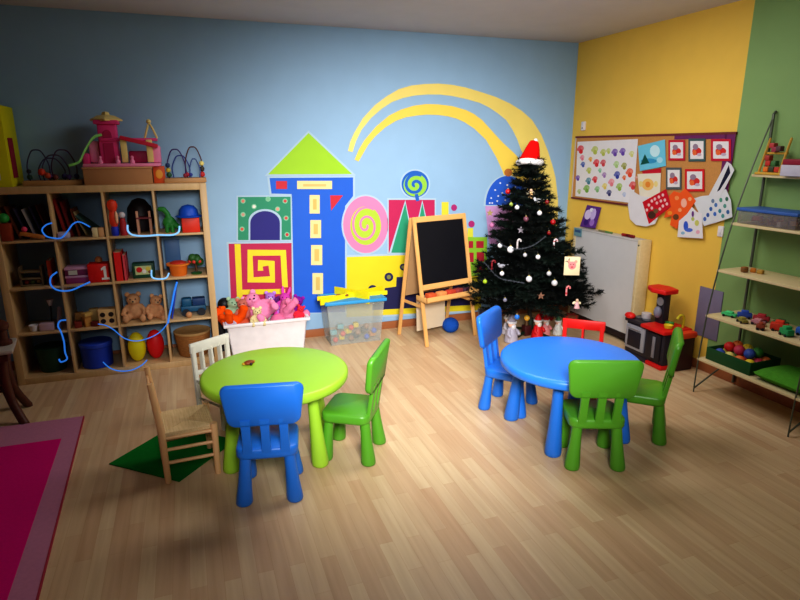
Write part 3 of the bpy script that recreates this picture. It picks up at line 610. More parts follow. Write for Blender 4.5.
# rush seat chair, local facing +y
t = thing('rush_seat_chair', 'natural wooden ladder-back chair with a woven rush seat left of the lime table', 'chair', (-3.93, -2.07, 0), R(6-90)); t.scale = (1, 1, .97)
for sx in (-1, 1):
    MB().tube([(sx*.135, -.13, 0), (sx*.135, -.135, .3), (sx*.135, -.165, .60)], [.017, .019, .015], CHAIRWOOD, 12).build('back_leg', t)
    MB().cyl((sx*.15, .13, 0), (sx*.15, .13, .315), .017, .019, CHAIRWOOD, 12).build('leg', t)
    for z_ in (.12, .2): MB().cyl((sx*.15, .13, z_), (sx*.135, -.132, z_), .010, .010, CHAIRWOOD, 10).build('stretcher', t)
for z_ in (.38, .455, .53): MB().box((0, -.145-.03*(z_-.3)/.3, z_), (.27, .012, .045), CHAIRWOOD, bev=.004).build('back_slat', t)
MB().cyl((-.15, .13, .17), (.15, .13, .17), .010, .010, CHAIRWOOD, 10).build('stretcher', t)
MB().cyl((-.135, -.13, .17), (.135, -.13, .17), .010, .010, CHAIRWOOD, 10).build('stretcher', t)
for a, b in (((-.15, .13), (.15, .13)), ((-.135, -.13), (.135, -.13)), ((-.15, .13), (-.135, -.13)), ((.15, .13), (.135, -.13))): MB().cyl((a[0], a[1], .27), (b[0], b[1], .27), .011, .011, CHAIRWOOD, 10).build('seat_rail', t)
RUSH = wood('rush', (190, 156, 104), (236, 210, 164), 'x', .9, 8)
k = MB(); n = 13
for q in range(n):   # four triangular fields of woven strands
    f = (q+.5)/n
    for sgn in (-1, 1):
        y = sgn*.13*(1-f*.97); xw = .143*(1-f)
        k.tube([(-xw-.004, y, .30-.012*f), (0, y, .302-.016*f), (xw+.004, y, .30-.012*f)], .0078, RUSH, 6)
        x = sgn*.143*(1-f*.97); yw = .13*(1-f)
        k.tube([(x, -yw, .30-.012*f), (x, 0, .302-.016*f), (x, yw, .30-.012*f)], .0078, RUSH, 6)
k.box((0, 0, .288), (.285, .26, .014), RUSH); k.build('rush_seat', t)

# ------------------------------------------------------------------ floor mats
k = MB(); k.poly([(-4.37, -1.90, .001), (-3.99, -2.235, .001), (-3.66, -1.86, .001), (-4.03, -1.53, .001)], (0, 0, .005), mat('green_felt', (16, 116, 40), .95, .1, .15, 60))
tag(k.build('floor_mat'), 'square green felt mat on the floor under the rush seat chair', 'mat')
t = thing('play_rug', 'pink rug with a pale pink border at the left edge', 'rug', (-5.2, -2.4, 0))
k = MB(); k.poly([(.60, 1.22, .001), (-1.4, 1.26, .001), (-1.4, -1.6, .001), (.72, -1.6, .001)], (0, 0, .012), mat('pale_pink_rug', (196, 130, 158), .95, .1, .1, 60)); k.build('border', t)
k = MB(); k.poly([(.52, .91, .012), (-1.3, .95, .012), (-1.3, -1.5, .012), (.60, -1.5, .012)], (0, 0, .004), mat('hot_pink_rug', (216, 18, 122), .95, .1, .1, 60)); k.build('center_field', t)
k = MB(); k.poly([(.606, 1.22, .001), (.60, 1.22, .001), (.72, -1.6, .001), (.727, -1.6, .001)], (0, 0, .014), mat('rug_piping', (170, 50, 70), .95)); k.build('edge_piping', t)
# dark wooden seat cut off by the frame
t = thing('wooden_stool', 'dark red-brown wooden stool with a pale pad, cut off by the left edge', 'stool', (-5.13, -1.02, 0), R(8))
for sx in (-1, 1):
    for sy in (-1, 1): MB().tube(smooth_path([(sx*.10, sy*.10, .5), (sx*.085, sy*.085, .35), (sx*.10, sy*.10, .18), (sx*.155, sy*.155, .02), (sx*.17, sy*.17, 0)], 4), [.03]*8+[.027]*8+[.02], DARKWOOD, 10).build('leg', t)
MB().box((0, 0, .23), (.17, .17, .03), DARKWOOD, bev=.006).build('lower_shelf', t)
MB().box((0, 0, .46), (.27, .27, .05), DARKWOOD, bev=.01).build('seat_frame', t); MB().box((.01, 0, .50), (.31, .30, .028), pap((176, 166, 156)), bev=.01).build('seat_pad', t)
t2 = thing('wooden_newel', 'dark turned wooden toy post standing on the stool at the left edge', 'toy', (-5.03, -.99, .514))
MB().lathe([(.05, 0), (.05, .02), (.03, .035), (.028, .09), (.045, .11), (.045, .14), (.02, .16), (.004, .17)], DARKWOOD).build('post', t2)

# ------------------------------------------------------------------ toy bins
t = thing('toy_bin', 'large white plastic bin heaped with plush toys', 'bin', (-3.255, -.215, 0))
k = MB()
def tub(k, w0, d0, w1, d1, h, th, M):
    k.box((0, 0, th/2+.002), (w0, d0, th), M)
    for sx in (-1, 1):
        k.mesh([(sx*w0/2, -d0/2, 0), (sx*w0/2, d0/2, 0), (sx*w1/2, d1/2, h), (sx*w1/2, -d1/2, h), (sx*(w0/2-th), -d0/2, 0), (sx*(w0/2-th), d0/2, 0), (sx*(w1/2-th), d1/2, h), (sx*(w1/2-th), -d1/2, h)], [(0, 1, 2, 3), (4, 5, 6, 7), (3, 2, 6, 7), (0, 3, 7, 4), (1, 2, 6, 5), (0, 1, 5, 4)], M)
    for sy in (-1, 1):
        k.mesh([(-w0/2, sy*d0/2, 0), (w0/2, sy*d0/2, 0), (w1/2, sy*d1/2, h), (-w1/2, sy*d1/2, h), (-w0/2, sy*(d0/2-th), 0), (w0/2, sy*(d0/2-th), 0), (w1/2, sy*(d1/2-th), h), (-w1/2, sy*(d1/2-th), h)], [(0, 1, 2, 3), (4, 5, 6, 7), (3, 2, 6, 7), (0, 3, 7, 4), (1, 2, 6, 5), (0, 1, 5, 4)], M)
tub(k, .61, .30, .68, .335, .30, .008, WHITEPL); k.build('tub', t)
k = MB()
for sx in (-1, 1): k.box((sx*.352, 0, .302), (.03, .385, .028), WHITEPL, bev=.007)
for sy in (-1, 1): k.box((0, sy*.18, .302), (.72, .03, .028), WHITEPL, bev=.007)
k.build('rim', t)
PB = Vector((-3.255, -.215, 0))
def PL(label, dx, dy, z, c, s, rot, **kw): return plush(label, (PB.x+dx, PB.y+dy, z), c, s=s, rot=tuple(R(a) for a in rot), **kw)
PL('orange plush animal hanging over the left rim of the white bin', -.25, -.10, .27, (240, 84, 16), 1.3, (-70, 0, 35), name='plush_animal')
PL('green and white plush head at the left back of the white bin', -.28, .05, .27, (150, 180, 150), .95, (-8, 8, 10), name='plush_animal')
PL('pale yellow plush ball-shaped chick at the front of the white bin', -.075, -.115, .26, (226, 208, 156), .72, (-12, 0, 0), name='plush_chick')
PL('brown and pink plush bear at the back of the white bin', -.16, .03, .28, (190, 110, 96), .9, (0, -8, -10), snout=(236, 210, 200))
PL('pink plush bear lying in the middle of the white bin', .03, -.02, .29, (232, 140, 180), 1.25, (-30, -30, 20))
PL('large rose pink plush bear lying at the right front of the white bin', .20, -.07, .28, (236, 132, 172), 1.35, (-62, 50, 20), snout=(240, 170, 190))
PL('lilac and white plush toy at the back of the white bin', .05, .10, .31, (176, 120, 206), .85, (0, 6, 0), snout=(236, 230, 240))
PL('magenta plush toy at the right back of the white bin', .17, .09, .29, (206, 70, 170), .9, (0, 10, -14), ears='long', name='plush_rabbit')
PL('purple plush toy at the right end of the white bin', .27, .06, .27, (136, 30, 150), .85, (0, 16, -20))
PL('small red plush toy at the right rim of the white bin', .275, -.06, .26, (226, 50, 70), .6, (-10, 20, 0))
PL('small light blue and white plush toy at the left rim of the white bin', -.31, -.13, .27, (196, 196, 220), .5, (-20, 0, 20))
PL('small dark purple plush in the middle of the white bin', .115, .10, .32, (100, 40, 120), .6, (0, 0, 0))
for x_, y_, c, nm in ((-.2, -.02, (206, 90, 60), 'rust'), (-.05, .06, (226, 160, 170), 'pale rose'), (.12, .0, (226, 120, 160), 'deep rose'), (.24, .04, (190, 60, 140), 'plum')):
    W(MB().sph((0, 0, 0), (.085, .07, .075), fab(c)), 'plush_ball', '%s plush ball half buried among the toys in the white bin' % nm, 'plush toy', loc=(PB.x+x_, PB.y+y_, .25))
t = thing('black_ball', 'black ball resting behind the left end of the white bin', 'ball', (-3.585, -.085, .42)); MB().sph((0, 0, 0), .058, pl(BLACK), seg=24).build('ball', t)
tag(MB().span((-3.65, -.14, 0), (-3.6, -.03, .362), pl((20, 20, 26)), bev=.006).build('shadow_gap_block'), 'narrow black block standing in for the shadow gap between the cube shelf and the white bin', 'box')  # dark block put in for the shade of the gap beside the bin

# clear bin
CLR = mat('clear_plastic', (206, 212, 206), .3, .4, alpha=.2)
t = thing('clear_toy_bin', 'clear plastic toy bin with a blue and yellow lid', 'bin', (-2.455, -.20, 0)); k = MB(); tub(k, .47, .26, .54, .31, .40, .005, CLR)
k.build('tub', t)
BL = pl((50, 150, 206)); YL = pl((236, 220, 20))
k = MB()
for sx in (-1, 1): k.box((sx*.275, 0, .405), (.03, .35, .03), BL, bev=.006)
for sy in (-1, 1): k.box((0, sy*.165, .405), (.57, .03, .03), BL, bev=.006)
k.box((0, 0, .41), (.54, .31, .012), BL); k.build('rim', t)
k = MB()
def brace(k, p0, p1, w): k.bar(p0, p1, w, .016, YL, up=(0, 0, 1), bev=.003)
k.bar((-.33, -.16, .43), (.345, .13, .43), .016, .06, YL, up=(0, 0, 1), bev=.003)
k.bar((-.12, .16, .43), (.12, -.17, .43), .016, .11, YL, up=(0, 0, 1), bev=.003)
k.bar((-.33, -.03, .431), (.34, -.03, .431), .014, .04, YL, up=(0, 0, 1), bev=.003)
k.build('yellow_lid', t)
MB().lathe([(.05, .435), (.055, .442), (.04, .455), (.004, .46)], YL, c=(-.01, .03, 0)).build('lid_knob', t)
k = MB(); k.sph((-.13, -.03, .445), (.03, .02, .012), pl((150, 50, 30))); k.sph((-.06, -.05, .445), (.02, .015, .01), pl((150, 70, 30))); k.build('lid_decoration', t)
pile = [((206, 60, 50), 'red'), ((40, 130, 70), 'green'), ((60, 90, 190), 'blue'), ((226, 200, 40), 'yellow'), ((226, 226, 226), 'white'), ((206, 130, 60), 'orange'), ((150, 110, 90), 'brown'), ((110, 180, 190), 'turquoise'), ((230, 170, 170), 'pink'), ((90, 90, 100), 'grey')]
rnd = random.Random(5)
for lay in range(3):
    for i in range(6):
        c, nm = pile[(lay*6+i*3+lay) % 10]; x_ = -.185+.074*i+rnd.uniform(-.008, .008); y_ = -.075+.07*((i+lay) % 2)*1.0
        if lay == 2 and i in (0, 5): continue
        nmz = ('bottom', 'middle', 'top')[lay]
        W(MB().box((0, 0, 0), (.058, .05, .045), pl(c), bev=.008) if (i+lay) % 2 else MB().sph((0, 0, 0), .026, pl(c), seg=14), 'toy_block' if (i+lay) % 2 else 'toy_ball', '%s toy %s in the %s layer of the clear bin, %s from the left' % (nm, 'block' if (i+lay) % 2 else 'ball', nmz, ORD[i]), 'toy', group='toys in the clear bin', loc=(-2.455+x_, -.20+y_, .036+.052*lay), rz=rnd.uniform(0, 1.5))

# ------------------------------------------------------------------ easel
ex = Vector((.58, .15, 0)).normalized(); ey = Vector((-ex.y, ex.x, 0))
t = thing('easel', 'pine blackboard easel with a black board in front of the mural', 'easel', (-1.66, -.36, 0), math.atan2(ex.y, ex.x))
FB, TB_, HE = -.235, -.02, 1.155
def fpt(x, h): return Vector((x, FB+(TB_-FB)*h/HE, h))
def bpt(x, h): return Vector((x, .215+(.02-.215)*h/HE, h))
for sx in (-1, 1):
    MB().bar(fpt(sx*.29, .0), fpt(sx*.29, HE), .036, .02, PINE, up=(0, 1, 0)).build('front_leg', t)
    MB().bar(bpt(sx*.29, .0), bpt(sx*.29, HE-.01), .036, .02, PINE, up=(0, 1, 0)).build('rear_leg', t)
    MB().bar(fpt(sx*.272, .35)+Vector((0, .01, 0)), bpt(sx*.272, .35), .012, .03, PINE, up=(0, 0, 1)).build('side_brace', t)
PINEX = wood('pine_cross', (214, 160, 92), (232, 184, 118), 'x')
for h in (1.13, .53): MB().bar(fpt(-.272, h), fpt(.272, h), .02, .05, PINEX, up=(0, .2, 1)).build('cross_rail', t)
MB().bar(bpt(-.272, 1.115), bpt(.272, 1.115), .02, .05, PINEX, up=(0, -.2, 1)).build('cross_rail', t)
a = fpt(-.262, .555); b = fpt(.262, .555); c = fpt(.262, 1.108); d = fpt(-.262, 1.108); nrm = Vector((0, -1, .18)).normalized()
k = MB(); k.poly([a, b, c, d], nrm*.006, mat('blackboard', (15, 15, 22), .55, .3, .2, 8)); k.build('blackboard', t)
k = MB()
a = bpt(-.262, .40); b = bpt(.262, .40); c = bpt(.262, 1.09); d = bpt(-.262, 1.09); k.poly([a, b, c, d], (0, .005, 0), pap((176, 140, 100))); k.build('rear_board', t)
k = MB(); ht = .41; yb = -.15
k.span((-.31, yb-.10, ht), (.31, yb+.06, ht+.012), PINEX, bev=.002); k.span((-.31, yb-.10, ht), (.31, yb-.088, ht+.05), PINEX, bev=.002); k.span((-.31, yb-.1, ht), (-.298, yb+.06, ht+.05), PINEX, bev=.002); k.span((.298, yb-.1, ht), (.31, yb+.06, ht+.05), PINEX, bev=.002)
k.build('tray', t)
k = MB(); k.poly([(-.22, .02, .07), (.12, .02, .07), (.12, .03, .405), (-.22, .03, .405)], (0, .003, 0), pap((214, 196, 168))); k.build('hanging_paper', t)
Rz = Matrix.Rotation(math.atan2(ex.y, ex.x), 4, 'Z')
def eloc(x, y, z): return Vector((-1.66, -.36, 0))+(Rz @ Vector((x, y, z)))
for q, (x_, c, nm) in enumerate([(-.2, (206, 90, 50), 'orange'), (-.08, (226, 150, 90), 'peach'), (.03, (196, 70, 50), 'brick red'), (.12, (150, 60, 60), 'maroon'), (.2, (60, 30, 50), 'dark purple')]):
    W(MB().box((0, 0, .028), (.09, .07, .054), pl(c), bev=.01), 'chalk_box', '%s box of crayons in the easel tray' % nm, 'box', loc=eloc(x_, -.165, ht+.0125), rz=math.atan2(ex.y, ex.x)+.1*q)
W(MB().sph((0, 0, 0), (.082, .082, .075), fab((32, 84, 176)), seg=20), 'fabric_ball', 'blue fabric ball on the floor under the easel', 'ball', loc=(-1.50, -.335, .074))

# ------------------------------------------------------------------ Christmas tree
TX, TY = -.80, -.65
def trunk(z): return Vector((TX-.10*z/1.62, TY, z))
t = thing('christmas_tree', 'dark green artificial Christmas tree decorated in the corner', 'tree', (TX, TY, 0))
MB().tube([trunk(z)-Vector((TX, TY, 0)) for z in (.06, .8, 1.62)], [.022, .018, .008], pl((40, 34, 26))).build('trunk', t)
k = MB(); k.cyl((0, 0, .02), (0, 0, .16), .03, .03, pl((24, 44, 30)))
for q in range(4): a = q*PI/2+.4; k.bar((0, 0, .05), (.24*math.cos(a), .24*math.sin(a), .012), .03, .02, pl((24, 44, 30)))
k.build('stand', t)
rnd = random.Random(3); NV_, NF = [], []
ND = [mat('needle_dark', (7, 13, 11), .7, .2), mat('needle_green', (14, 27, 21), .7, .2)]
needle = [([], []), ([], [])]
def add_needles(p0, p1, n, L, idx):
    V, F = needle[idx]; d = (p1-p0).normalized(); x = d.orthogonal().normalized(); y = d.cross(x)
    for i in range(n):
        f = (i+rnd.random())/n; p = p0.lerp(p1, f); a = rnd.uniform(0, 2*PI); o = x*math.cos(a)+y*math.sin(a)
        tip = p+(o*.8+d*.75).normalized()*L*rnd.uniform(.7, 1.1); s = d.cross(o)*.0042; b = len(V); V.extend([p-s, p+s, tip]); F.append((b, b+1, b+2))
tips = []
stems = MB()
levels = 17
for lv in range(levels):
    f = lv/(levels-1); z = .385+1.18*f; Rr = .61*(1-f)**1.1+.045
    if lv == 0: Rr = .50
    nb = int(round(15-7*f)); c0 = trunk(z)
    for q in range(nb):
        a = 2*PI*(q+rnd.uniform(-.25, .25))/nb+lv*1.1; r = Rr*rnd.uniform(.72, 1.12)
        dv = Vector((math.cos(a), math.sin(a), 0)); 
        tip = c0+dv*r+Vector((0, 0, -.10*r/.6+rnd.uniform(-.03, .04)+.05))
        if tip.x > -.03: tip.x = -.03
        if tip.y > -.03: tip.y = -.03
        mid = c0.lerp(tip, .5)+Vector((0, 0, -.02)); tips.append(tip)
        P = smooth_path([c0, mid, tip], 3); 
        stems.tube([p-Vector((TX, TY, 0)) for p in P], [.006-.0006*i for i in range(len(P))], ND[0], 5)
        idx = rnd.randint(0, 1)
        for i in range(len(P)-1):
            if i >= 1: add_needles(P[i], P[i+1], int(52*(P[i+1]-P[i]).length/.1), .05, idx)
        side = Vector((-dv.y, dv.x, 0)); nt_ = 2+int(r/.13)
        for s_ in range(nt_):
            ff = .35+.6*s_/max(1, nt_-1); b0 = c0.lerp(tip, ff)
            for sg in (-1, 1):
                b1 = b0+(dv*.55+side*sg*.8+Vector((0, 0, rnd.uniform(-.1, .35)))).normalized()*(.14*(1-.4*ff))*rnd.uniform(.8, 1.2)
                b1.x = min(b1.x, -.03); b1.y = min(b1.y, -.03)
                add_needles(b0, b1, 36, .045, idx)
for q in range(14):
    a = q*2.4; b0 = trunk(1.525+.01*(q % 5)); b1 = b0+Vector((math.cos(a)*.07, math.sin(a)*.07, .05)); add_needles(b0, b1, 26, .035, q % 2)
k = MB()
for idx in (0, 1):
    V, F = needle[idx]; tb = bmesh.new(); 
    me = bpy.data.meshes.new('n'); me.from_pydata([v-Vector((TX, TY, 0)) for v in V], [], F); tb.from_mesh(me); bpy.data.meshes.remove(me); k._add(tb, ND[idx])
k.build('foliage', t, smooth=0); stems.build('branches', t)
# hat on the tree top
t = thing('santa_hat', 'red Santa hat with white brim on top of the Christmas tree', 'hat', (-.902, TY-.005, 1.595)); t.scale = (.96, .96, .96)
RF = fab((226, 16, 14)); WF = fab((238, 236, 236))
MB().tube(smooth_path([(0, 0, .05), (.008, -.005, .10), (.022, -.005, .16), (.035, 0, .205), (.04, 0, .225)], 3), [.098, .092, .086, .08, .074, .068, .062, .056, .05, .045, .04, .03, .012], RF, 24).build('cone', t, smooth=60)
MB().tube([(.103*math.cos(a), .098*math.sin(a), .035+.008*math.sin(a*2)) for a in [i*2*PI/28 for i in range(28)]], .028, WF, 12, closed=True).build('brim', t)
MB().sph((.045, -.01, .225), .02, WF, seg=12).build('pompom', t)
# ornaments: placed on the side of the tree that is seen, (u, v) only used to take the spot from the photo
def treept(u, v, push=0):
    d = ray(u, v).normalized(); best = None
    for i in range(240):
        s = 4.0+.01*i; p = CAM+d*s; z = p.z; f = (z-.385)/1.18; f0 = min(1, max(0, f)); rr_ = .61*(1-f0)**1.1+.075; c = trunk(max(0, z))
        q = math.hypot(p.x-c.x, p.y-c.y)-rr_
        if q < push: return p
        if best is None or q < best[0]: best = (q, p.copy())
    return best[1]
def bauble(u, v, r, c, label, group=None, metal=0):
    p = treept(u, v); t = thing('bauble', label, 'ornament', p, 0, group)
    MB().sph((0, 0, 0), r, mat('bauble_%d_%d_%d' % c, c, .22, .6, .03), seg=16).build('ball', t)
    MB().cyl((0, 0, r*.95), (0, 0, r*1.25), r*.28, r*.28, pl((180, 160, 90)), 8).build('cap', t)
    k = MB(); k.tube([(0, 0, r*1.2), (0, .008, r*1.2+.012), (0, .012, r*1.2+.02)], .001, pl((90, 90, 90)), 4); k.build('hanging_loop', t)
WB = (230, 230, 236)
for u, v, r, c, lb in [(510.5, 249.5, .030, WB, 'large white bauble at mid height left of the tree centre'), (500, 245.5, .022, WB, 'white bauble left of the large white one on the tree'),
    (517, 207.5, .021, WB, 'white bauble high left on the tree'), (539.5, 213, .022, WB, 'white bauble high right on the tree below the white bird'),
    (525, 255, .018, (190, 190, 196), 'grey bauble at mid height in the tree centre'), (538, 257, .021, WB, 'white bauble at mid height right of the grey one'),
    (502, 273.5, .020, WB, 'white bauble low on the left of the tree'), (529, 279, .027, (214, 214, 222), 'silver bauble low in the tree centre'),
    (549, 273.5, .021, (196, 196, 200), 'grey bauble low on the right of the tree'), (554.5, 283, .026, (206, 206, 212), 'silver bauble near the lower right of the tree'),
    (511, 204.5, .019, (170, 190, 90), 'yellow-green bauble high left on the tree'), (485, 281.5, .02, (160, 190, 40), 'yellow-green bauble low at the left edge of the tree'),
    (508, 191.5, .024, (214, 24, 30), 'red bauble near the tree top on the left'), (517, 317, .023, (30, 110, 200), 'blue bauble hanging at the bottom of the tree'),
    (547, 202, .02, (130, 20, 24), 'dark red bauble high right on the tree'), (553, 222, .024, (170, 16, 26), 'red bauble on the right side of the tree'),
    (549, 233, .018, (130, 14, 22), 'dark red bauble below the red one on the right side'), (492, 225, .026, (200, 120, 170), 'pink bauble at the left edge of the tree'),
    (526, 219, .024, (120, 70, 86), 'dusky mauve bauble in the upper centre of the tree'), (505, 300, .018, (120, 120, 140), 'grey bauble at the bottom left of the tree')]:
    bauble(u, v, r, c, lb)
def ornament_fn(name, label, u, v, fn, cat='ornament'):
    t = thing(name, label, cat, treept(u, v), R(-18)); fn(t)
def candy(t, c1=(226, 226, 226), c2=(206, 40, 50)):
    P = smooth_path([(0, 0, -.04), (0, 0, .02), (.01, 0, .04), (.025, 0, .035), (.028, 0, .02)], 4); MB().tube(P, .008, pl(c1), 8).build('cane', t)
    k = MB(); [k.tube([P[i], P[i+1]], .0086, pl(c2), 8) for i in range(1, len(P)-1, 3)]; k.build('stripe', t)
ornament_fn('candy_cane', 'pale candy cane ornament hanging at mid height of the tree', 517.5, 244, lambda t: candy(t, (206, 200, 200), (180, 170, 170)))
ornament_fn('candy_cane', 'pink and white candy cane ornament on the right side of the tree', 554, 244, candy)
ornament_fn('candy_cane', 'pink candy cane ornament low on the right of the tree', 566.5, 291, lambda t: candy(t, (226, 150, 150), (200, 60, 70)))
ornament_fn('candy_cane', 'dark red candy cane ornament on the left side of the tree', 492, 265, lambda t: candy(t, (140, 30, 40), (90, 10, 20)))
def bird(t, c=(232, 232, 238)):
    MB().sph((0, 0, 0), (.034, .018, .018), pl(c)).build('body', t); MB().sph((-.03, 0, .016), .013, pl(c), seg=10).build('head', t); MB().tube([(.02, 0, 0), (.055, 0, .012)], [.012, .004], pl(c)).build('tail', t)
ornament_fn('bird_ornament', 'white bird ornament high on the right of the tree', 538, 200.5, bird)
ornament_fn('bird_ornament', 'silver bird ornament low on the left of the tree', 502, 266, lambda t: bird(t, (150, 150, 160)))
def angel(t, c=(236, 190, 130)):
    MB().lathe([(.026, -.045), (.02, -.02), (.008, .012)], pl(c)).build('dress', t); MB().sph((0, 0, .024), .013, pl((236, 200, 170)), seg=10).build('head', t)
    for sx in (-1, 1): MB().sph((sx*.022, .008, 0), (.018, .004, .012), pl((240, 226, 190)), rot=(0, sx*.5, 0), seg=10).build('wing', t)
ornament_fn('angel_ornament', 'tan angel ornament near the top of the tree', 531, 193, angel)
ornament_fn('angel_ornament', 'pale pink angel ornament at the bottom right of the tree', 577, 303, lambda t: angel(t, (220, 170, 176)))
def starf(c):
    def g(t):
        k = MB(); k.poly([((.034 if i % 2 == 0 else .015)*math.sin(i*PI/5), 0, (.034 if i % 2 == 0 else .015)*math.cos(i*PI/5)) for i in range(10)], (0, .006, 0), pl(c)); k.build('star', t)
    return g
ornament_fn('star_ornament', 'grey star ornament in the middle of the tree', 521, 230, starf((150, 140, 150)))
ornament_fn('star_ornament', 'brown star ornament low in the tree centre', 541, 296, starf((140, 100, 80)))
ornament_fn('star_ornament', 'tan star ornament on the left side of the tree', 490, 213, starf((150, 130, 80)))
def tinsel(label, pts, c):
    P = smooth_path([treept(u, v, .02) for u, v in pts], 5); t = thing('tinsel_garland', label, 'garland', P[0]); o = P[0].copy(); rn = random.Random(len(pts)); V, F = [], []
    k = MB(); k.tube([p-o for p in P], .003, pl(c), 5)
    for i in range(len(P)-1):
        for j in range(12):
            p = P[i].lerp(P[i+1], rn.random())-o; d = Vector((rn.gauss(0, 1), rn.gauss(0, 1), rn.gauss(0, 1))).normalized(); s = d.orthogonal().normalized()*.0015; b = len(V); V += [p-s, p+s, p+d*.02]; F.append((b, b+1, b+2))
    k.mesh(V, F, pl(c)); k.build('tinsel', t, smooth=0)
tinsel('thin silver tinsel garland across the middle of the tree', [(495, 238), (506, 247), (520, 249), (534, 245), (546, 236)], (74, 78, 86))
tinsel('thin grey tinsel garland low across the tree', [(484, 262), (498, 277), (512, 281), (524, 283)], (70, 74, 84))
# card on the right of the tree
t = thing('ornament_card', 'pale yellow card with a pink face hanging at the right of the tree', 'card', treept(572, 266), R(-25))
MB().box((0, 0, 0), (.135, .004, .165), pap((250, 228, 186)), bev=.001).build('card', t)
k = MB(); k.sph((0, -.003, .005), (.034, .002, .036), pap((236, 150, 150))); k.sph((0, -.0045, -.008), (.012, .002, .006), pap((206, 60, 70))); 
for sx in (-1, 1): k.sph((sx*.012, -.0045, .014), (.004, .002, .005), pap((60, 30, 30))); k.sph((sx*.03, -.003, .04), (.014, .002, .014), pap((236, 170, 150)))
k.build('drawing', t)
# things under the tree
def santa(label, loc, s, coat, hat, face=(240, 196, 170), beard=(236, 236, 236), name='santa_figurine'):
    t = thing(name, label, 'figurine', loc, R(20)); t.scale = (s, s, s)
    MB().lathe([(.05, 0), (.058, .01), (.05, .07), (.03, .12), (.018, .135)], pl(coat)).build('coat', t); MB().sph((0, 0, .155), .032, pl(face), seg=14).build('head', t)
    MB().sph((0, -.02, .138), (.026, .018, .028), pl(beard), seg=12).build('beard', t)
    MB().lathe([(.034, .165), (.036, .178), (.018, .22), (.003, .24)], pl(hat)).build('hat', t); MB().lathe([(.03, .162), (.041, .166), (.041, .18), (.03, .184)], pl(beard)).build('hat_brim', t)
    for sx in (-1, 1): MB().tube([(sx*.03, 0, .11), (sx*.06, -.02, .08), (sx*.055, -.04, .06)], [.018, .016, .014], pl(coat), 10).build('arm', t)
santa('red and white Santa figurine standing under the tree', onz(537, 338)+Vector((0, 0, .001)), 1.0, (214, 24, 30), (206, 20, 26))
santa('second smaller Santa figurine with a pink coat under the tree', onz(546, 337)+Vector((.03, .06, .001)), .85, (226, 140, 140), (196, 24, 30))
santa('white and green snowman figurine at right of the Santas', onz(556, 334)+Vector((0, -.02, .001)), .8, (226, 226, 220), (60, 110, 70), name='snowman_figurine')
santa('tall grey gnome figurine left of the Santas under the tree', onz(511, 342)+Vector((0, 0, .001)), 1.12, (176, 170, 186), (150, 144, 160), beard=(226, 226, 232), name='gnome_figurine')
santa('grey-white gnome figurine behind the tall grey gnome', onz(507, 334)+Vector((0, .0, .001)), .95, (196, 190, 200), (206, 200, 206), name='gnome_figurine')
t = thing('candle_lantern', 'dark lantern with a golden ball on top under the tree', 'lantern', onz(526, 335)+Vector((0, 0, .001)))
MB().box((0, 0, .05), (.07, .07, .10), pl((70, 22, 24)), bev=.006).build('body', t); MB().cyl((0, 0, .1), (0, 0, .15), .02, .012, pl((90, 60, 30))).build('neck', t); MB().sph((0, 0, .17), .028, mat('gold', (232, 176, 60), .3, .6)).build('golden_ball', t)
for q, (u, v, s, c, rb, lb) in enumerate([(487, 318, (.2, .16, .11), (70, 74, 96), (150, 150, 170), 'grey-blue gift box under the left of the tree'), (571, 322, (.14, .12, .08), (150, 90, 60), (206, 60, 60), 'small brown gift box under the right of the tree'), (548, 318, (.16, .14, .12), (150, 20, 28), (220, 190, 90), 'dark red gift box behind the figurines under the tree')]):
    p = onz(u, v); t = thing('gift_box', lb, 'gift', (p.x, p.y, .001), .3*q); MB().box((0, 0, s[2]/2), s, pap(c), bev=.004).build('box', t)
    k = MB(); k.box((0, 0, s[2]/2), (s[0]+.003, .02, s[2]+.003), pap(rb)); k.box((0, 0, s[2]/2), (.02, s[1]+.003, s[2]+.003), pap(rb)); k.build('ribbon', t)

# ------------------------------------------------------------------ right wall: board and artwork
bx = -.012
t = thing('notice_board', 'long cork notice board with maroon edges on the yellow wall', 'notice board', (0, -1.03, 1.545))
CK = mat('cork', (196, 142, 84), .9, .1, .2, 120); MAR = pl((110, 40, 46)); PUR = pl((112, 34, 96))
MB().box((-.008, 0, 0), (.012, 1.88, .60), CK).build('cork_panel', t)
k = MB(); k.box((-.010, 0, .306), (.018, 1.90, .018), MAR); k.box((-.010, 0, -.306), (.018, 1.90, .016), MAR); k.box((-.010, .943, 0), (.018, .012, .61), pl((206, 196, 190))); k.build('frame', t)
k = MB(); k.box((-.0155, -.905, 0), (.004, .085, .6), PUR); k.box((-.0155, -.62, .285), (.004, .5, .035), PUR); k.build('purple_border', t)
def art(name, label, cat, outline, base, marks=(), x=-.020, lay=1, parts=()):
    """a flat sheet pinned to the right wall; marks: (outline or (u,v,ru,rv), colour)"""
    c = onx(sum(p[0] for p in outline)/len(outline), sum(p[1] for p in outline)/len(outline), x)
    t = thing(name, label, cat, c); k = MB(); k.poly([onx(u, v, x)-c for u, v in outline], (-.0012, 0, 0), pap(base))
    for i, (mk, col) in enumerate(marks):
        P = ell(*mk, 14) if isinstance(mk[0], (int, float)) else mk
        k.poly([onx(u, v, x)-c+Vector((-.0013-.0004*i/ max(1, len(marks)), 0, 0)) for u, v in P], (-.0003, 0, 0), pap(col))
    k.build('sheet', t, smooth=0); return t
def rc(a, b, c, d): return [(a, b), (c, b), (c, d), (a, d)]
Q = lambda x, y: (560+x/6.67, 130+y/6.67)
RD, PKc, BLc, PP, YG, OR, NVc = (214, 50, 60), (226, 130, 150), (70, 90, 170), (110, 76, 170), (180, 190, 90), (226, 100, 50), (60, 60, 110)
mk = []
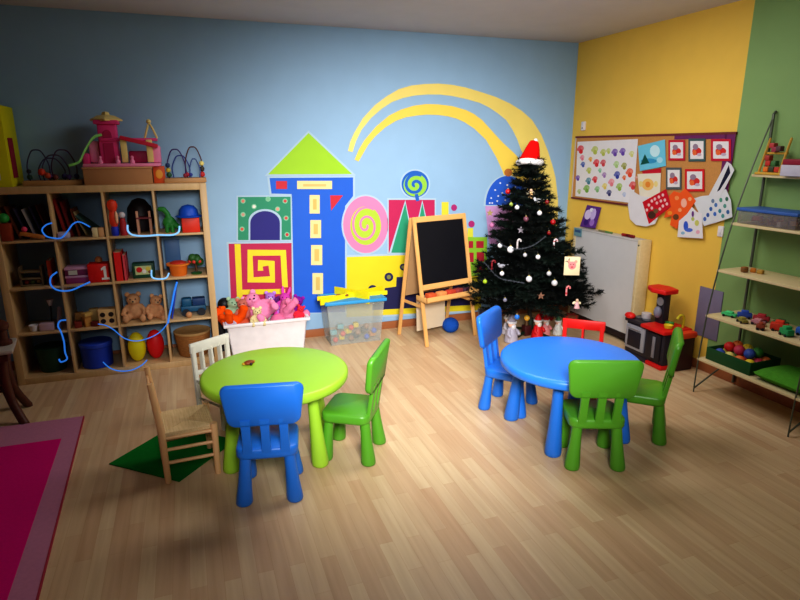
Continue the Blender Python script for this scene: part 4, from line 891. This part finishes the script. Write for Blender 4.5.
for x_, y_, c, r in [(140, 130, RD, 24), (150, 185, PKc, 16), (155, 230, BLc, 16), (120, 320, PP, 16), (235, 135, YG, 24), (290, 150, YG, 20), (325, 140, (190, 200, 110), 16), (368, 150, PP, 22), (420, 145, PP, 22), (245, 220, RD, 22), (290, 220, (206, 70, 80), 20), (205, 195, (226, 160, 60), 14), (195, 270, YG, 18), (192, 340, (80, 130, 150), 20), (235, 330, RD, 19), (297, 300, (160, 120, 180), 16), (383, 300, (60, 70, 160), 22), (378, 230, (170, 200, 130), 20), (430, 240, (150, 150, 70), 20), (345, 350, (230, 130, 140), 22), (430, 318, OR, 14), (467, 285, (226, 80, 50), 26), (487, 370, (214, 70, 70), 24), (300, 375, (226, 200, 100), 18), (398, 380, (150, 180, 80), 22), (180, 392, (120, 170, 70), 22), (250, 395, (130, 180, 120), 18), (330, 420, NVc, 18), (268, 270, (130, 190, 150), 13), (130, 410, (170, 190, 120), 14), (480, 160, (206, 206, 130), 18), (510, 320, (226, 150, 120), 10), (430, 430, (180, 190, 220), 14)]:
    u, v = Q(x_, y_); rr_ = r/6.0; cl = tuple(int(q*.72+64) for q in c)
    mk.append(((u, v-rr_*.3, rr_*.75, rr_*.75), cl)); mk.append(((u, v+rr_*.5, rr_*.5, rr_*.6), c)); mk.append(((u-rr_*.6, v, rr_*.4, rr_*.4), cl)); mk.append(((u+rr_*.3, v-rr_*.3, rr_*.25, rr_*.35), tuple(min(255, int(q*.6+96)) for q in c)))
art('painted_paper_sheet', 'long white paper covered in coloured leaf prints at left of the notice board', 'artwork', [(577.6, 141.8), (638, 139), (633.5, 203.3), (575.4, 196)], (228, 224, 228), mk)
art('childs_picture', 'light blue winter picture with a dark green tree on the notice board', 'artwork', [(638, 146), (665, 139.5), (666, 166), (640, 171)], (116, 198, 224), [((655, 151, 5, 6), (200, 232, 240)), ((649, 161, 8, 2.6), (60, 150, 196)), ([(640.5, 165), (645, 154), (649.5, 163)], (16, 86, 76)), ((660, 160, 3, 3), (170, 220, 236))], x=-.022)
art('childs_picture', 'narrow red strip of paper below the blue winter picture', 'artwork', [(642, 171.3), (661, 168), (661, 174), (643, 174)], (196, 30, 50), x=-.023)
SC = [(rc(668.5, 140, 685, 160.5), (196, 36, 60), 'red-bordered Santa card at left in the upper row', 'red'), (rc(688.5, 138.5, 705.5, 161.5), (70, 96, 96), 'green-grey bordered Santa card in the middle of the upper row', 'g'), (rc(711, 139, 731, 161), (196, 36, 60), 'red-bordered Santa card at right in the upper row', 'r'), (rc(666, 167.5, 681.5, 189.5), (90, 96, 96), 'grey-bordered Santa card in the lower row', 'g'), (rc(685, 169, 704.5, 191.5), (206, 34, 44), 'red-bordered Santa card in the lower row', 'r')]
for o_, c, lb, _ in SC:
    (a, b), (c2, d) = o_[0], o_[2]; w_, h_ = c2-a, d-b; k_ = .11
    art('christmas_card', lb+' of the notice board', 'card', o_, c, [(rc(a+w_*k_, b+h_*k_, c2-w_*k_, d-h_*k_), (226, 222, 224)), ((a+w_*.5, b+h_*.55, w_*.27, h_*.17), (206, 50, 46)), ((a+w_*.42, b+h_*.36, w_*.16, h_*.13), (150, 130, 150)), ((a+w_*.36, b+h_*.62, w_*.12, h_*.12), (226, 110, 60)), ((a+w_*.64, b+h_*.7, w_*.13, h_*.07), (190, 170, 190))], x=-.021)
art('childs_picture', 'white paper with an orange flower left of the red-bordered cards', 'artwork', [(637.5, 174), (661, 173), (660, 196), (640, 199)], (230, 222, 204), [((648, 184.5, 6, 6), (236, 190, 110)), ((648, 184.5, 2.6, 3), (226, 140, 60)), ((641, 184, 2, 3), (230, 210, 140)), ((656, 184, 2, 3), (230, 210, 140))], x=-.0235)
art('childs_picture', 'large blank white rounded paper hanging below the notice board', 'artwork', [(631, 190), (641, 196), (664, 199), (659, 215), (655, 224), (646, 226.5), (636, 225), (630, 219), (628, 205)], (224, 220, 224), x=-.0245)
art('childs_picture', 'red picture with white speckles and a brown spot, tilted below the board', 'artwork', [(642.5, 202), (666, 189), (671.5, 206), (649, 224)], (200, 24, 44), [((655+dx, 205+dy, 1.3, 1.6), (232, 190, 190)) for dx, dy in ((-6, 0), (-3, -4), (0, -6), (4, -8), (8, -10), (2, -2), (6, -4), (10, -5), (-8, 5), (-3, 3), (8, 1), (5, 4), (12, -1))]+[((652, 215, 4, 4), (80, 50, 40)), ((656, 211, 2.4, 2.4), (120, 90, 60))], x=-.0265)
art('childs_picture', 'orange cut-out picture with pale patches beside the red speckled picture', 'artwork', [(669, 196), (674, 191), (680, 193), (685, 188.5), (690, 193), (696, 201), (690, 210), (685, 217), (680, 221), (677, 229), (670, 225), (672, 216), (664, 218), (666, 211), (671, 207)], (236, 96, 40), [((684, 203, 3, 4.6), (240, 180, 160)), ((677, 198, 2.2, 2.2), (240, 150, 90)), ((690, 199, 1.8, 2), (240, 170, 120)), ((676, 217, 3, 3), (110, 70, 40)), ((670, 213, 2.4, 2), (240, 150, 50)), ((680, 210, 1.8, 2), (240, 160, 110))], x=-.029)
art('childs_picture', 'white bag-shaped paper with blue and green dabs at right below the board', 'artwork', [(692, 199), (702, 196), (713, 195), (726, 189), (731, 200), (732.5, 217), (718, 222), (704, 226), (700, 215)], (214, 216, 220), [((711+dx, 209+dy, 1.6, 2.2), c) for dx, dy, c in ((0, 0, (60, 100, 170)), (5, -4, (80, 120, 180)), (9, 2, (60, 130, 150)), (14, -3, (90, 150, 140)), (4, 5, (70, 110, 190)), (-3, 6, (60, 90, 160)), (12, 7, (80, 150, 150)), (17, 3, (60, 100, 160)), (2, -8, (110, 130, 160)), (10, -9, (80, 150, 130)), (16, -10, (60, 110, 90)), (-6, 10, (80, 110, 180)))], x=-.0275)
art('paper_strap', 'white paper strap with a dark slit hanging diagonally at the right end of the board', 'paper', [(708, 197), (727, 161.5), (731, 164), (734.5, 170), (720, 198)], (214, 214, 218), [([(717, 192), (729, 165), (730.5, 173), (720, 190)], (30, 32, 56))], x=-.0300)
art('childs_picture', 'white drawing with blue and yellow strokes, lowest below the board', 'artwork', [(679, 221), (687, 214), (692, 207), (697, 212), (702, 213), (703, 238.5), (677.5, 237)], (226, 222, 226), [((686, 226, 2.4, 5), (60, 96, 200)), ((689, 230, 4, 2), (80, 110, 206)), ((693, 214, 1.3, 3), (110, 60, 130)), ((697, 223, 2.2, 3), (200, 200, 110)), ((693, 219, 1.6, 2), (180, 190, 100)), ((698, 232, 2, 2), (226, 170, 190)), ((683, 233, 2, 1.6), (140, 180, 210))], x=-.0320)
t = thing('thermostat', 'small white wall box above the left end of the notice board', 'wall box', onx(584.5, 126)); MB().box((-.012, 0, 0), (.024, .05, .085), WHITEPL, bev=.004).build('case', t); MB().box((-.0255, 0, -.02), (.003, .02, .012), pl((120, 120, 120))).build('button', t)
t = thing('light_switch', 'small white wall switch under the right end of the notice board', 'switch', (0, -1.955, 1.13)); MB().box((-.006, 0, 0), (.012, .05, .08), WHITEPL, bev=.003).build('plate', t); MB().box((-.014, 0, 0), (.006, .022, .04), WHITEPL, bev=.002).build('rocker', t)
tag(MB().box((-.004, -1.945, .475), (.008, .22, .40), mat('grey_felt', (128, 120, 144), .9, .1, .08), bev=.002).build('grey_panel'), 'grey rectangular panel on the wall where yellow meets green', 'panel')

# whiteboard on the floor against the yellow wall
t = thing('standing_whiteboard', 'white board in a pale wooden frame standing against the yellow wall', 'whiteboard', (-.075, -.80, 0))
Y0, Y1 = .46, -.455
MB().span((-.055, Y1+.015, .09), (-.04, Y0-.015, .945), mat('whiteboard_face', (206, 204, 204), .35, .5, .03)).build('board', t)
k = MB(); k.span((-.06, Y1-.02, .06), (.06, Y1+.018, .965), MAPLE, bev=.003); k.span((-.06, Y0-.018, .06), (.06, Y0+.02, .965), MAPLE, bev=.003); k.span((-.058, Y1, .945), (.058, Y0, .963), pl((190, 186, 184)), bev=.002); k.build('frame', t)
k = MB(); k.span((-.058, Y1, .03), (.058, Y0, .09), pl((40, 28, 30)), bev=.003); k.build('bottom_rail', t)
k = MB(); [k.span((-.05, y_-.03, 0), (.05, y_+.03, .031), pl((40, 28, 30)), bev=.003) for y_ in (Y1+.05, Y0-.05)]; k.build('foot', t)
k = MB(); k.cyl((-.0635, Y1, .92), (-.06, Y1, .92), .008, .008, pl((60, 60, 60)), 10); k.build('screw', t)
# purple calendar and small items on the whiteboard's top
t = thing('picture_book', 'purple and white picture book leaning on the wall above the whiteboard', 'book', (-.055, -.42, .967)); t.rotation_euler = (0, R(12), 0)
k = MB(); k.poly([(0, .11, .0), (0, -.12, .01), (0, -.13, .22), (0, .08, .225)], (.012, 0, 0), pap((92, 50, 130))); k.build('cover', t)
k = MB(); 
for y_, z_, a, b, c in ((.03, .13, .05, .05, (206, 190, 226)), (-.05, .14, .04, .06, (190, 170, 220)), (-.06, .06, .035, .035, (150, 110, 190)), (.03, .05, .035, .03, (60, 30, 110)), (-.01, .18, .03, .02, (226, 226, 240))): k.poly([(-.0005, y_+a*math.cos(q), z_+b*math.sin(q)) for q in [i*PI/7 for i in range(14)]], (-.001, 0, 0), pap(c))
k.build('cover_picture', t)
t = thing('paper_note', 'blue-green card hanging over the left top corner of the whiteboard', 'card', (-.145, -.405, .925)); MB().box((0, 0, 0), (.003, .12, .08), pap((110, 150, 160))).build('card', t); MB().box((-.0022, 0, .01), (.001, .09, .025), pap((60, 90, 130))).build('print', t)
for q, (y_, c, nm) in enumerate([(-1.03, (150, 20, 26), 'dark red'), (-1.09, (120, 16, 30), 'maroon'), (-.80, (90, 130, 70), 'green'), (-.70, (130, 120, 80), 'olive')]):
    W(MB().cyl((0, -.045, 0), (0, .045, 0), .014 if q < 2 else .009, .014 if q < 2 else .009, pl(c), 12), 'marker', '%s marker lying on top of the standing whiteboard' % nm, 'marker', loc=(-.09, y_, .964+(.014 if q < 2 else .009)))

# ------------------------------------------------------------------ toy kitchen
t = thing('toy_kitchen', 'red and dark grey toy kitchen against the yellow wall', 'toy kitchen', (-.19, -1.62, 0))
DG = pl((44, 40, 50)); GY = pl((150, 150, 158)); RK = pl((214, 26, 24)); OK = pl((226, 70, 30))
k = MB(); k.span((-.13, -.23, .03), (.13, .21, .30), DG, bev=.012); k.build('cabinet', t)
k = MB(); k.span((-.145, -.02, .075), (-.125, .20, .285), GY, bev=.008); k.build('oven_door', t); od = t.children[-1]
k = MB(); k.span((-.150, .015, .10), (-.143, .165, .24), pl((30, 28, 40)), bev=.003); k.build('oven_window', od)
k = MB(); k.cyl((-.158, .02, .265), (-.158, .16, .265), .006, .006, GY, 10); k.build('oven_handle', od)
k = MB(); k.span((-.145, -.20, .06), (-.125, -.05, .285), pl((34, 30, 38)), bev=.006); k.build('cupboard_door', t); k = MB(); k.span((-.152, -.15, .08), (-.143, -.12, .26), pl((130, 128, 136)), bev=.003); k.build('door_handle', t)
k = MB(); k.span((-.15, -.24, .0), (.13, -.06, .035), RK, bev=.01); k.span((-.14, -.05, .0), (.13, .21, .035), DG, bev=.006); k.build('plinth', t)
k = MB(); k.span((-.165, -.25, .30), (.13, .02, .335), RK, bev=.014); k.build('red_counter', t)
k = MB(); k.span((-.14, .0, .30), (.13, .23, .33), DG, bev=.008); k.build('hob', t)
for y_ in (.07, .16): k = MB(); k.lathe([(.03, .33), (.036, .334), (.036, .34), (.02, .344), (.002, .345)], pl((90, 90, 96)), c=(-.05, y_, 0)); k.build('burner', t)
k = MB(); k.sph((-.12, .19, .35), (.04, .05, .028), RK); k.build('red_knob', t)
k = MB(); k.lathe([(.036, .33), (.04, .34), (.04, .375), (.034, .375)], pl((190, 186, 190)), c=(-.03, .10, .012)); k.build('toy_pan', t)
k = MB(); k.span((-.02, -.07, .33), (.05, .02, .60), DG, bev=.014); k.build('tower', t)
k = MB(); k.cyl((-.028, -.03, .52), (-.02, -.03, .52), .035, .035, GY, 20); k.build('clock', t)
k = MB(); k.sph((-.04, -.03, .43), (.03, .035, .05), pl((130, 130, 150))); k.build('coffee_jug', t)
k = MB(); k.poly([(-.09, -.14, .60), (-.12, -.02, .60), (-.07, .08, .60), (.05, .08, .60), (.08, -.02, .60), (.05, -.14, .60)], (0, 0, .04), RK); k.build('hood', t, bevel=.012)
k = MB(); k.span((-.08, -.31, .27), (.13, -.23, .325), OK, bev=.02); k.build('side_sink', t)
k = MB(); k.span((-.05, -.295, 0), (.12, -.235, .28), pl((56, 24, 26)), bev=.01); k.build('side_cabinet', t)
k = MB(); k.tube(smooth_path([(.07, -.20, .33), (.07, -.20, .42), (.03, -.20, .44), (.0, -.20, .41)], 4), .010, pl((206, 190, 40))); k.build('tap', t)
for q, (x_, y_, c, nm) in enumerate([(-.06, -.18, (226, 200, 40), 'yellow'), (.0, -.13, (60, 140, 60), 'green')]):
    W(MB().lathe([(.02, 0), (.03, .004), (.036, .03), (.03, .03), (.018, .006)], pl(c), seg=18), 'toy_cup', '%s toy bowl on the red counter of the toy kitchen' % nm, 'toy bowl', loc=(-.19+x_, -1.62+y_, .336))

# ------------------------------------------------------------------ ladder shelf on the green wall
t = thing('ladder_shelf', 'tall leaning metal shelf with five pale boards on the green wall', 'shelf', (0, -2.64, 0))
MET = mat('dark_grey_metal', (104, 110, 98), .4, .5, .05, metal=.6)
def bow(z): return -.012-.40*(1-(z/1.99)**2.1)
FY = (.375, -.365)
for y_ in FY:
    P = [(bow(z), y_, z) for z in [i*1.99/22 for i in range(23)]]; MB().tube(P, .0052, MET, 8).build('front_leg', t)
    MB().cyl((-.028, y_, .02), (-.028, y_, 1.97), .010, .010, MET, 10).build('back_post', t)
    MB().cyl((bow(.03), y_, .03), (-.028, y_, .24), .006, .006, MET, 8).build('brace', t)
    MB().cyl((bow(1.99), y_, 1.985), (-.028, y_, 1.965), .009, .009, MET, 8).build('top_link', t)
zs = [.265, .592, .918, 1.245, 1.572]
def dep(z): return -bow(z)-.0
for z_ in zs: MB().span((bow(z_)-.004 if z_ < 1.5 else bow(z_)+.03, -.72, z_-.018), (-.042, .385, z_), MAPLE, bev=.003).build('shelf_board', t)
LS = lambda y: -2.64+y
# bottom: crate with balls, cushion
t = thing('toy_crate', 'dark green crate of coloured balls on the lowest board', 'crate', (-.23, -2.47, zs[0])); k = MB(); G2 = pl((16, 76, 36)); 
k.box((0, 0, .008), (.26, .34, .012), G2); 
for sx in (-1, 1): k.box((sx*.135, 0, .045), (.01, .36, .09), G2, bev=.003)
for sy in (-1, 1): k.box((0, sy*.175, .045), (.27, .01, .09), G2, bev=.003)
k.build('crate', t)
bc = [((226, 200, 50), 'yellow'), ((206, 40, 36), 'red'), ((60, 90, 180), 'blue'), ((226, 120, 60), 'orange'), ((70, 150, 70), 'green'), ((200, 60, 90), 'crimson'), ((220, 210, 120), 'cream')]
i_ = 0
for lay, (nx, ny) in enumerate(((3, 4), (2, 3))):
    for a in range(nx):
        for b in range(ny):
            c, nm = bc[(i_*3+lay) % 7]; i_ += 1
            W(MB().sph((0, 0, 0), .037, pl(c), seg=16), 'plastic_ball', '%s ball in the dark green crate, %s layer, %s row from the left' % (nm, ('lower', 'upper')[lay], ORD[ny-1-b]), 'ball', 'balls in the green crate', loc=(-.23-.075*(nx-1)/2+.075*a, -2.47-.08*(ny-1)/2+.08*b, zs[0]+.052+.058*lay))
k = MB(); cf = fab((84, 150, 50)); NS = 14; gv = [[((a/NS*2-1), (b/NS*2-1)) for b in range(NS+1)] for a in range(NS+1)]
for sg_ in (1, -1): k.mesh([(.165*x_, .20*y_, .045+sg_*.043*((1-x_**4)*(1-y_**4))**.6) for r_ in gv for x_, y_ in r_], [(a*(NS+1)+b, (a+1)*(NS+1)+b, (a+1)*(NS+1)+b+1, a*(NS+1)+b+1) for a in range(NS) for b in range(NS)], cf)
 
me_o = W(k, 'cushion', 'green cushion lying beside the dark green crate on the lowest board', 'cushion', loc=(-.235, -2.88, zs[0])); me_o.scale = (1, 1, 1)
# shelf 2: flat toys
tl = [(-.28, -2.36, (.10, .05, .02), (70, 190, 120), 'mint green', .3), (-.22, -2.43, (.09, .045, .035), (50, 80, 170), 'dark blue', .8), (-.32, -2.50, (.08, .05, .02), (140, 130, 60), 'olive', -.4), (-.17, -2.52, (.10, .05, .03), (170, 50, 60), 'dark red', .5), (-.27, -2.58, (.09, .05, .025), (180, 120, 130), 'dusty pink', .1), (-.35, -2.66, (.05, .05, .03), (150, 70, 50), 'brown', .6), (-.17, -2.66, (.09, .06, .03), (60, 100, 70), 'dark green', .2), (-.26, -2.72, (.10, .06, .045), (206, 60, 40), 'red-orange', .5), (-.31, -2.81, (.08, .06, .04), (40, 150, 90), 'green', -.3), (-.20, -2.84, (.08, .06, .04), (60, 110, 200), 'bright blue', .4), (-.29, -2.93, (.07, .05, .05), (200, 206, 220), 'white', .2)]
for x_, y_, s, c, nm, rz in tl:
    t = thing('toy_car', '%s toy car on the second board of the metal shelf' % nm, 'toy', (x_, y_, zs[1]), rz+PI/2)
    MB().box((0, 0, s[2]*.5+.008), (s[0], s[1]*.8, s[2]), pl(c), bev=.006).build('body', t); MB().box((0, 0, s[2]+.014), (s[0]*.5, s[1]*.7, s[2]*.6), pl(tuple(min(255, int(q*1.15)) for q in c)), bev=.005).build('cabin', t)
    for sx in (-.3, .3):
        for sy in (-.42, .42): MB().cyl((s[0]*sx, s[1]*sy-.004, .009), (s[0]*sx, s[1]*sy+.004, .009), .009, .009, pl((30, 30, 34)), 10).build('wheel', t)
# shelf 3: small wooden pieces
for q, (x_, y_, c, nm) in enumerate([(-.2, -2.36, (150, 90, 40), 'brown'), (-.19, -2.42, (196, 120, 40), 'orange'), (-.25, -2.40, (120, 80, 40), 'dark brown'), (-.19, -2.475, (180, 140, 60), 'ochre')]):
    W(MB().box((0, 0, .014), (.04, .035, .028), pl(c), bev=.007), 'wooden_piece', 'small %s wooden piece on the middle board of the metal shelf' % nm, 'toy', loc=(x_, y_, zs[2]), rz=q*.6)
# shelf 4: clear box with blue lid
t = thing('lidded_box', 'long clear box with a blue lid on the fourth board', 'box', (-.155, -2.50, zs[3])); k = MB(); k2 = pl((150, 150, 150))
k.box((0, 0, .045), (.20, .42, .085), mat('cloudy_plastic', (150, 140, 140), .3, alpha=.5), bev=.006); k.build('box', t); MB().box((0, 0, .097), (.215, .44, .022), pl((60, 100, 170)), bev=.006).build('lid', t)
k = MB(); [k.box((rnd.uniform(-.07, .07), -.16+.032*i, .02+.012*(i % 3)), (.05, .03, .03), pl([(150, 70, 60), (190, 150, 120), (110, 60, 60), (180, 170, 160)][i % 4]), rot=(0, 0, i)) for i in range(11)]; k.build('small_toys', t); t.children[-1]['kind'] = 'stuff'
t = thing('toy_tin', 'red and white tin right of the blue-lidded box on the fourth board', 'tin', (-.16, -2.79, zs[3])); MB().lathe([(.045, 0), (.047, .003), (.047, .12), (.045, .123)], pl((196, 40, 50))).build('tin', t); MB().lathe([(.048, .05), (.0485, .05), (.0485, .14), (.03, .15)], WHITEPL).build('band', t)
# shelf 5: wooden stacking toy and box
t = thing('stacking_toy', 'wooden toy tower with yellow posts and coloured blocks on the top board', 'toy', (-.10, -2.375, zs[4]))
YW = pl((206, 160, 60))
for y_ in (.075, -.075):
    MB().bar((-.035, y_, 0), (.035, y_, .24), .018, .012, YW, up=(0, 1, 0)).build('post', t)
MB().box((0, 0, .008), (.09, .19, .016), YW, bev=.003).build('base', t); MB().box((.02, 0, .14), (.02, .15, .014), YW, bev=.003).build('rail', t)
for q, (y_, z_, c) in enumerate([(.04, .035, (226, 120, 40)), (.0, .035, (60, 70, 50)), (-.04, .035, (190, 60, 40)), (.03, .075, (190, 50, 40)), (-.01, .075, (60, 110, 60)), (.04, .11, (170, 60, 50)), (.0, .165, (150, 50, 70)), (-.03, .17, (90, 60, 60)), (.02, .19, (180, 60, 60))]):
    MB().box((.0, y_, z_), (.04, .036, .034), pl(c), bev=.005).build('block', t)
t = thing('game_box', 'white box with a dark red lid on the top board', 'box', (-.12, -2.60, zs[4])); MB().box((0, 0, .035), (.13, .21, .07), pl((190, 186, 200)), bev=.004).build('box', t); MB().box((0, 0, .088), (.125, .20, .036), pl((140, 24, 50)), bev=.005).build('lid', t)

# ------------------------------------------------------------------ lights
def area(name, loc, target, size, energy, color=(1, 1, 1), sy=None, spread=180):
    l = bpy.data.lights.new(name, 'AREA'); l.energy = energy; l.color = color; l.shape = 'RECTANGLE'; l.size = size; l.size_y = sy or size; l.spread = R(spread)
    o = bpy.data.objects.new(name, l); COL.objects.link(o); o.location = loc
    o.rotation_euler = (Vector(target)-Vector(loc)).to_track_quat('-Z', 'Y').to_euler(); return o
def spot(name, loc, target, energy, ang, blend, r, color=(1, 1, 1)):
    l = bpy.data.lights.new(name, 'SPOT'); l.energy = energy; l.color = color; l.spot_size = R(ang); l.spot_blend = blend; l.shadow_soft_size = r
    o = bpy.data.objects.new(name, l); COL.objects.link(o); o.location = loc
    o.rotation_euler = (Vector(target)-Vector(loc)).to_track_quat('-Z', 'Y').to_euler(); return o
area('ceiling_lamp', (-2.0, -1.7, 2.72), (-2.0, -1.6, 0), 2.0, 34, (1, .98, .96), sy=.9)
spot('added_vignette_spot', (-3.4, -5.1, 2.2), (-2.25, -1.2, .72), 1040, 58, 1.0, .5, (1, .99, .98))  # added spot by the camera; its soft cone imitates a vignette
area('ceiling_wash', (-2.0, -2.4, 2.1), (-1.8, -1.2, 2.75), 1.2, 3, (1, .97, .97))
wd = bpy.data.worlds.new('world'); scene.world = wd; wd.use_nodes = True
wd.node_tree.nodes['Background'].inputs[0].default_value = (.8, .85, 1, 1); wd.node_tree.nodes['Background'].inputs[1].default_value = .3
fill = area('added_right_wall_fill', (-2.2, -3.2, 2.3), (0, -1.1, 1.3), .8, 6, (1, .97, .92), spread=110)  # added fill to brighten the yellow wall and board, no fixture there
scene.view_settings.view_transform = 'Standard'; scene.view_settings.look = 'Medium High Contrast'; scene.view_settings.exposure = 0
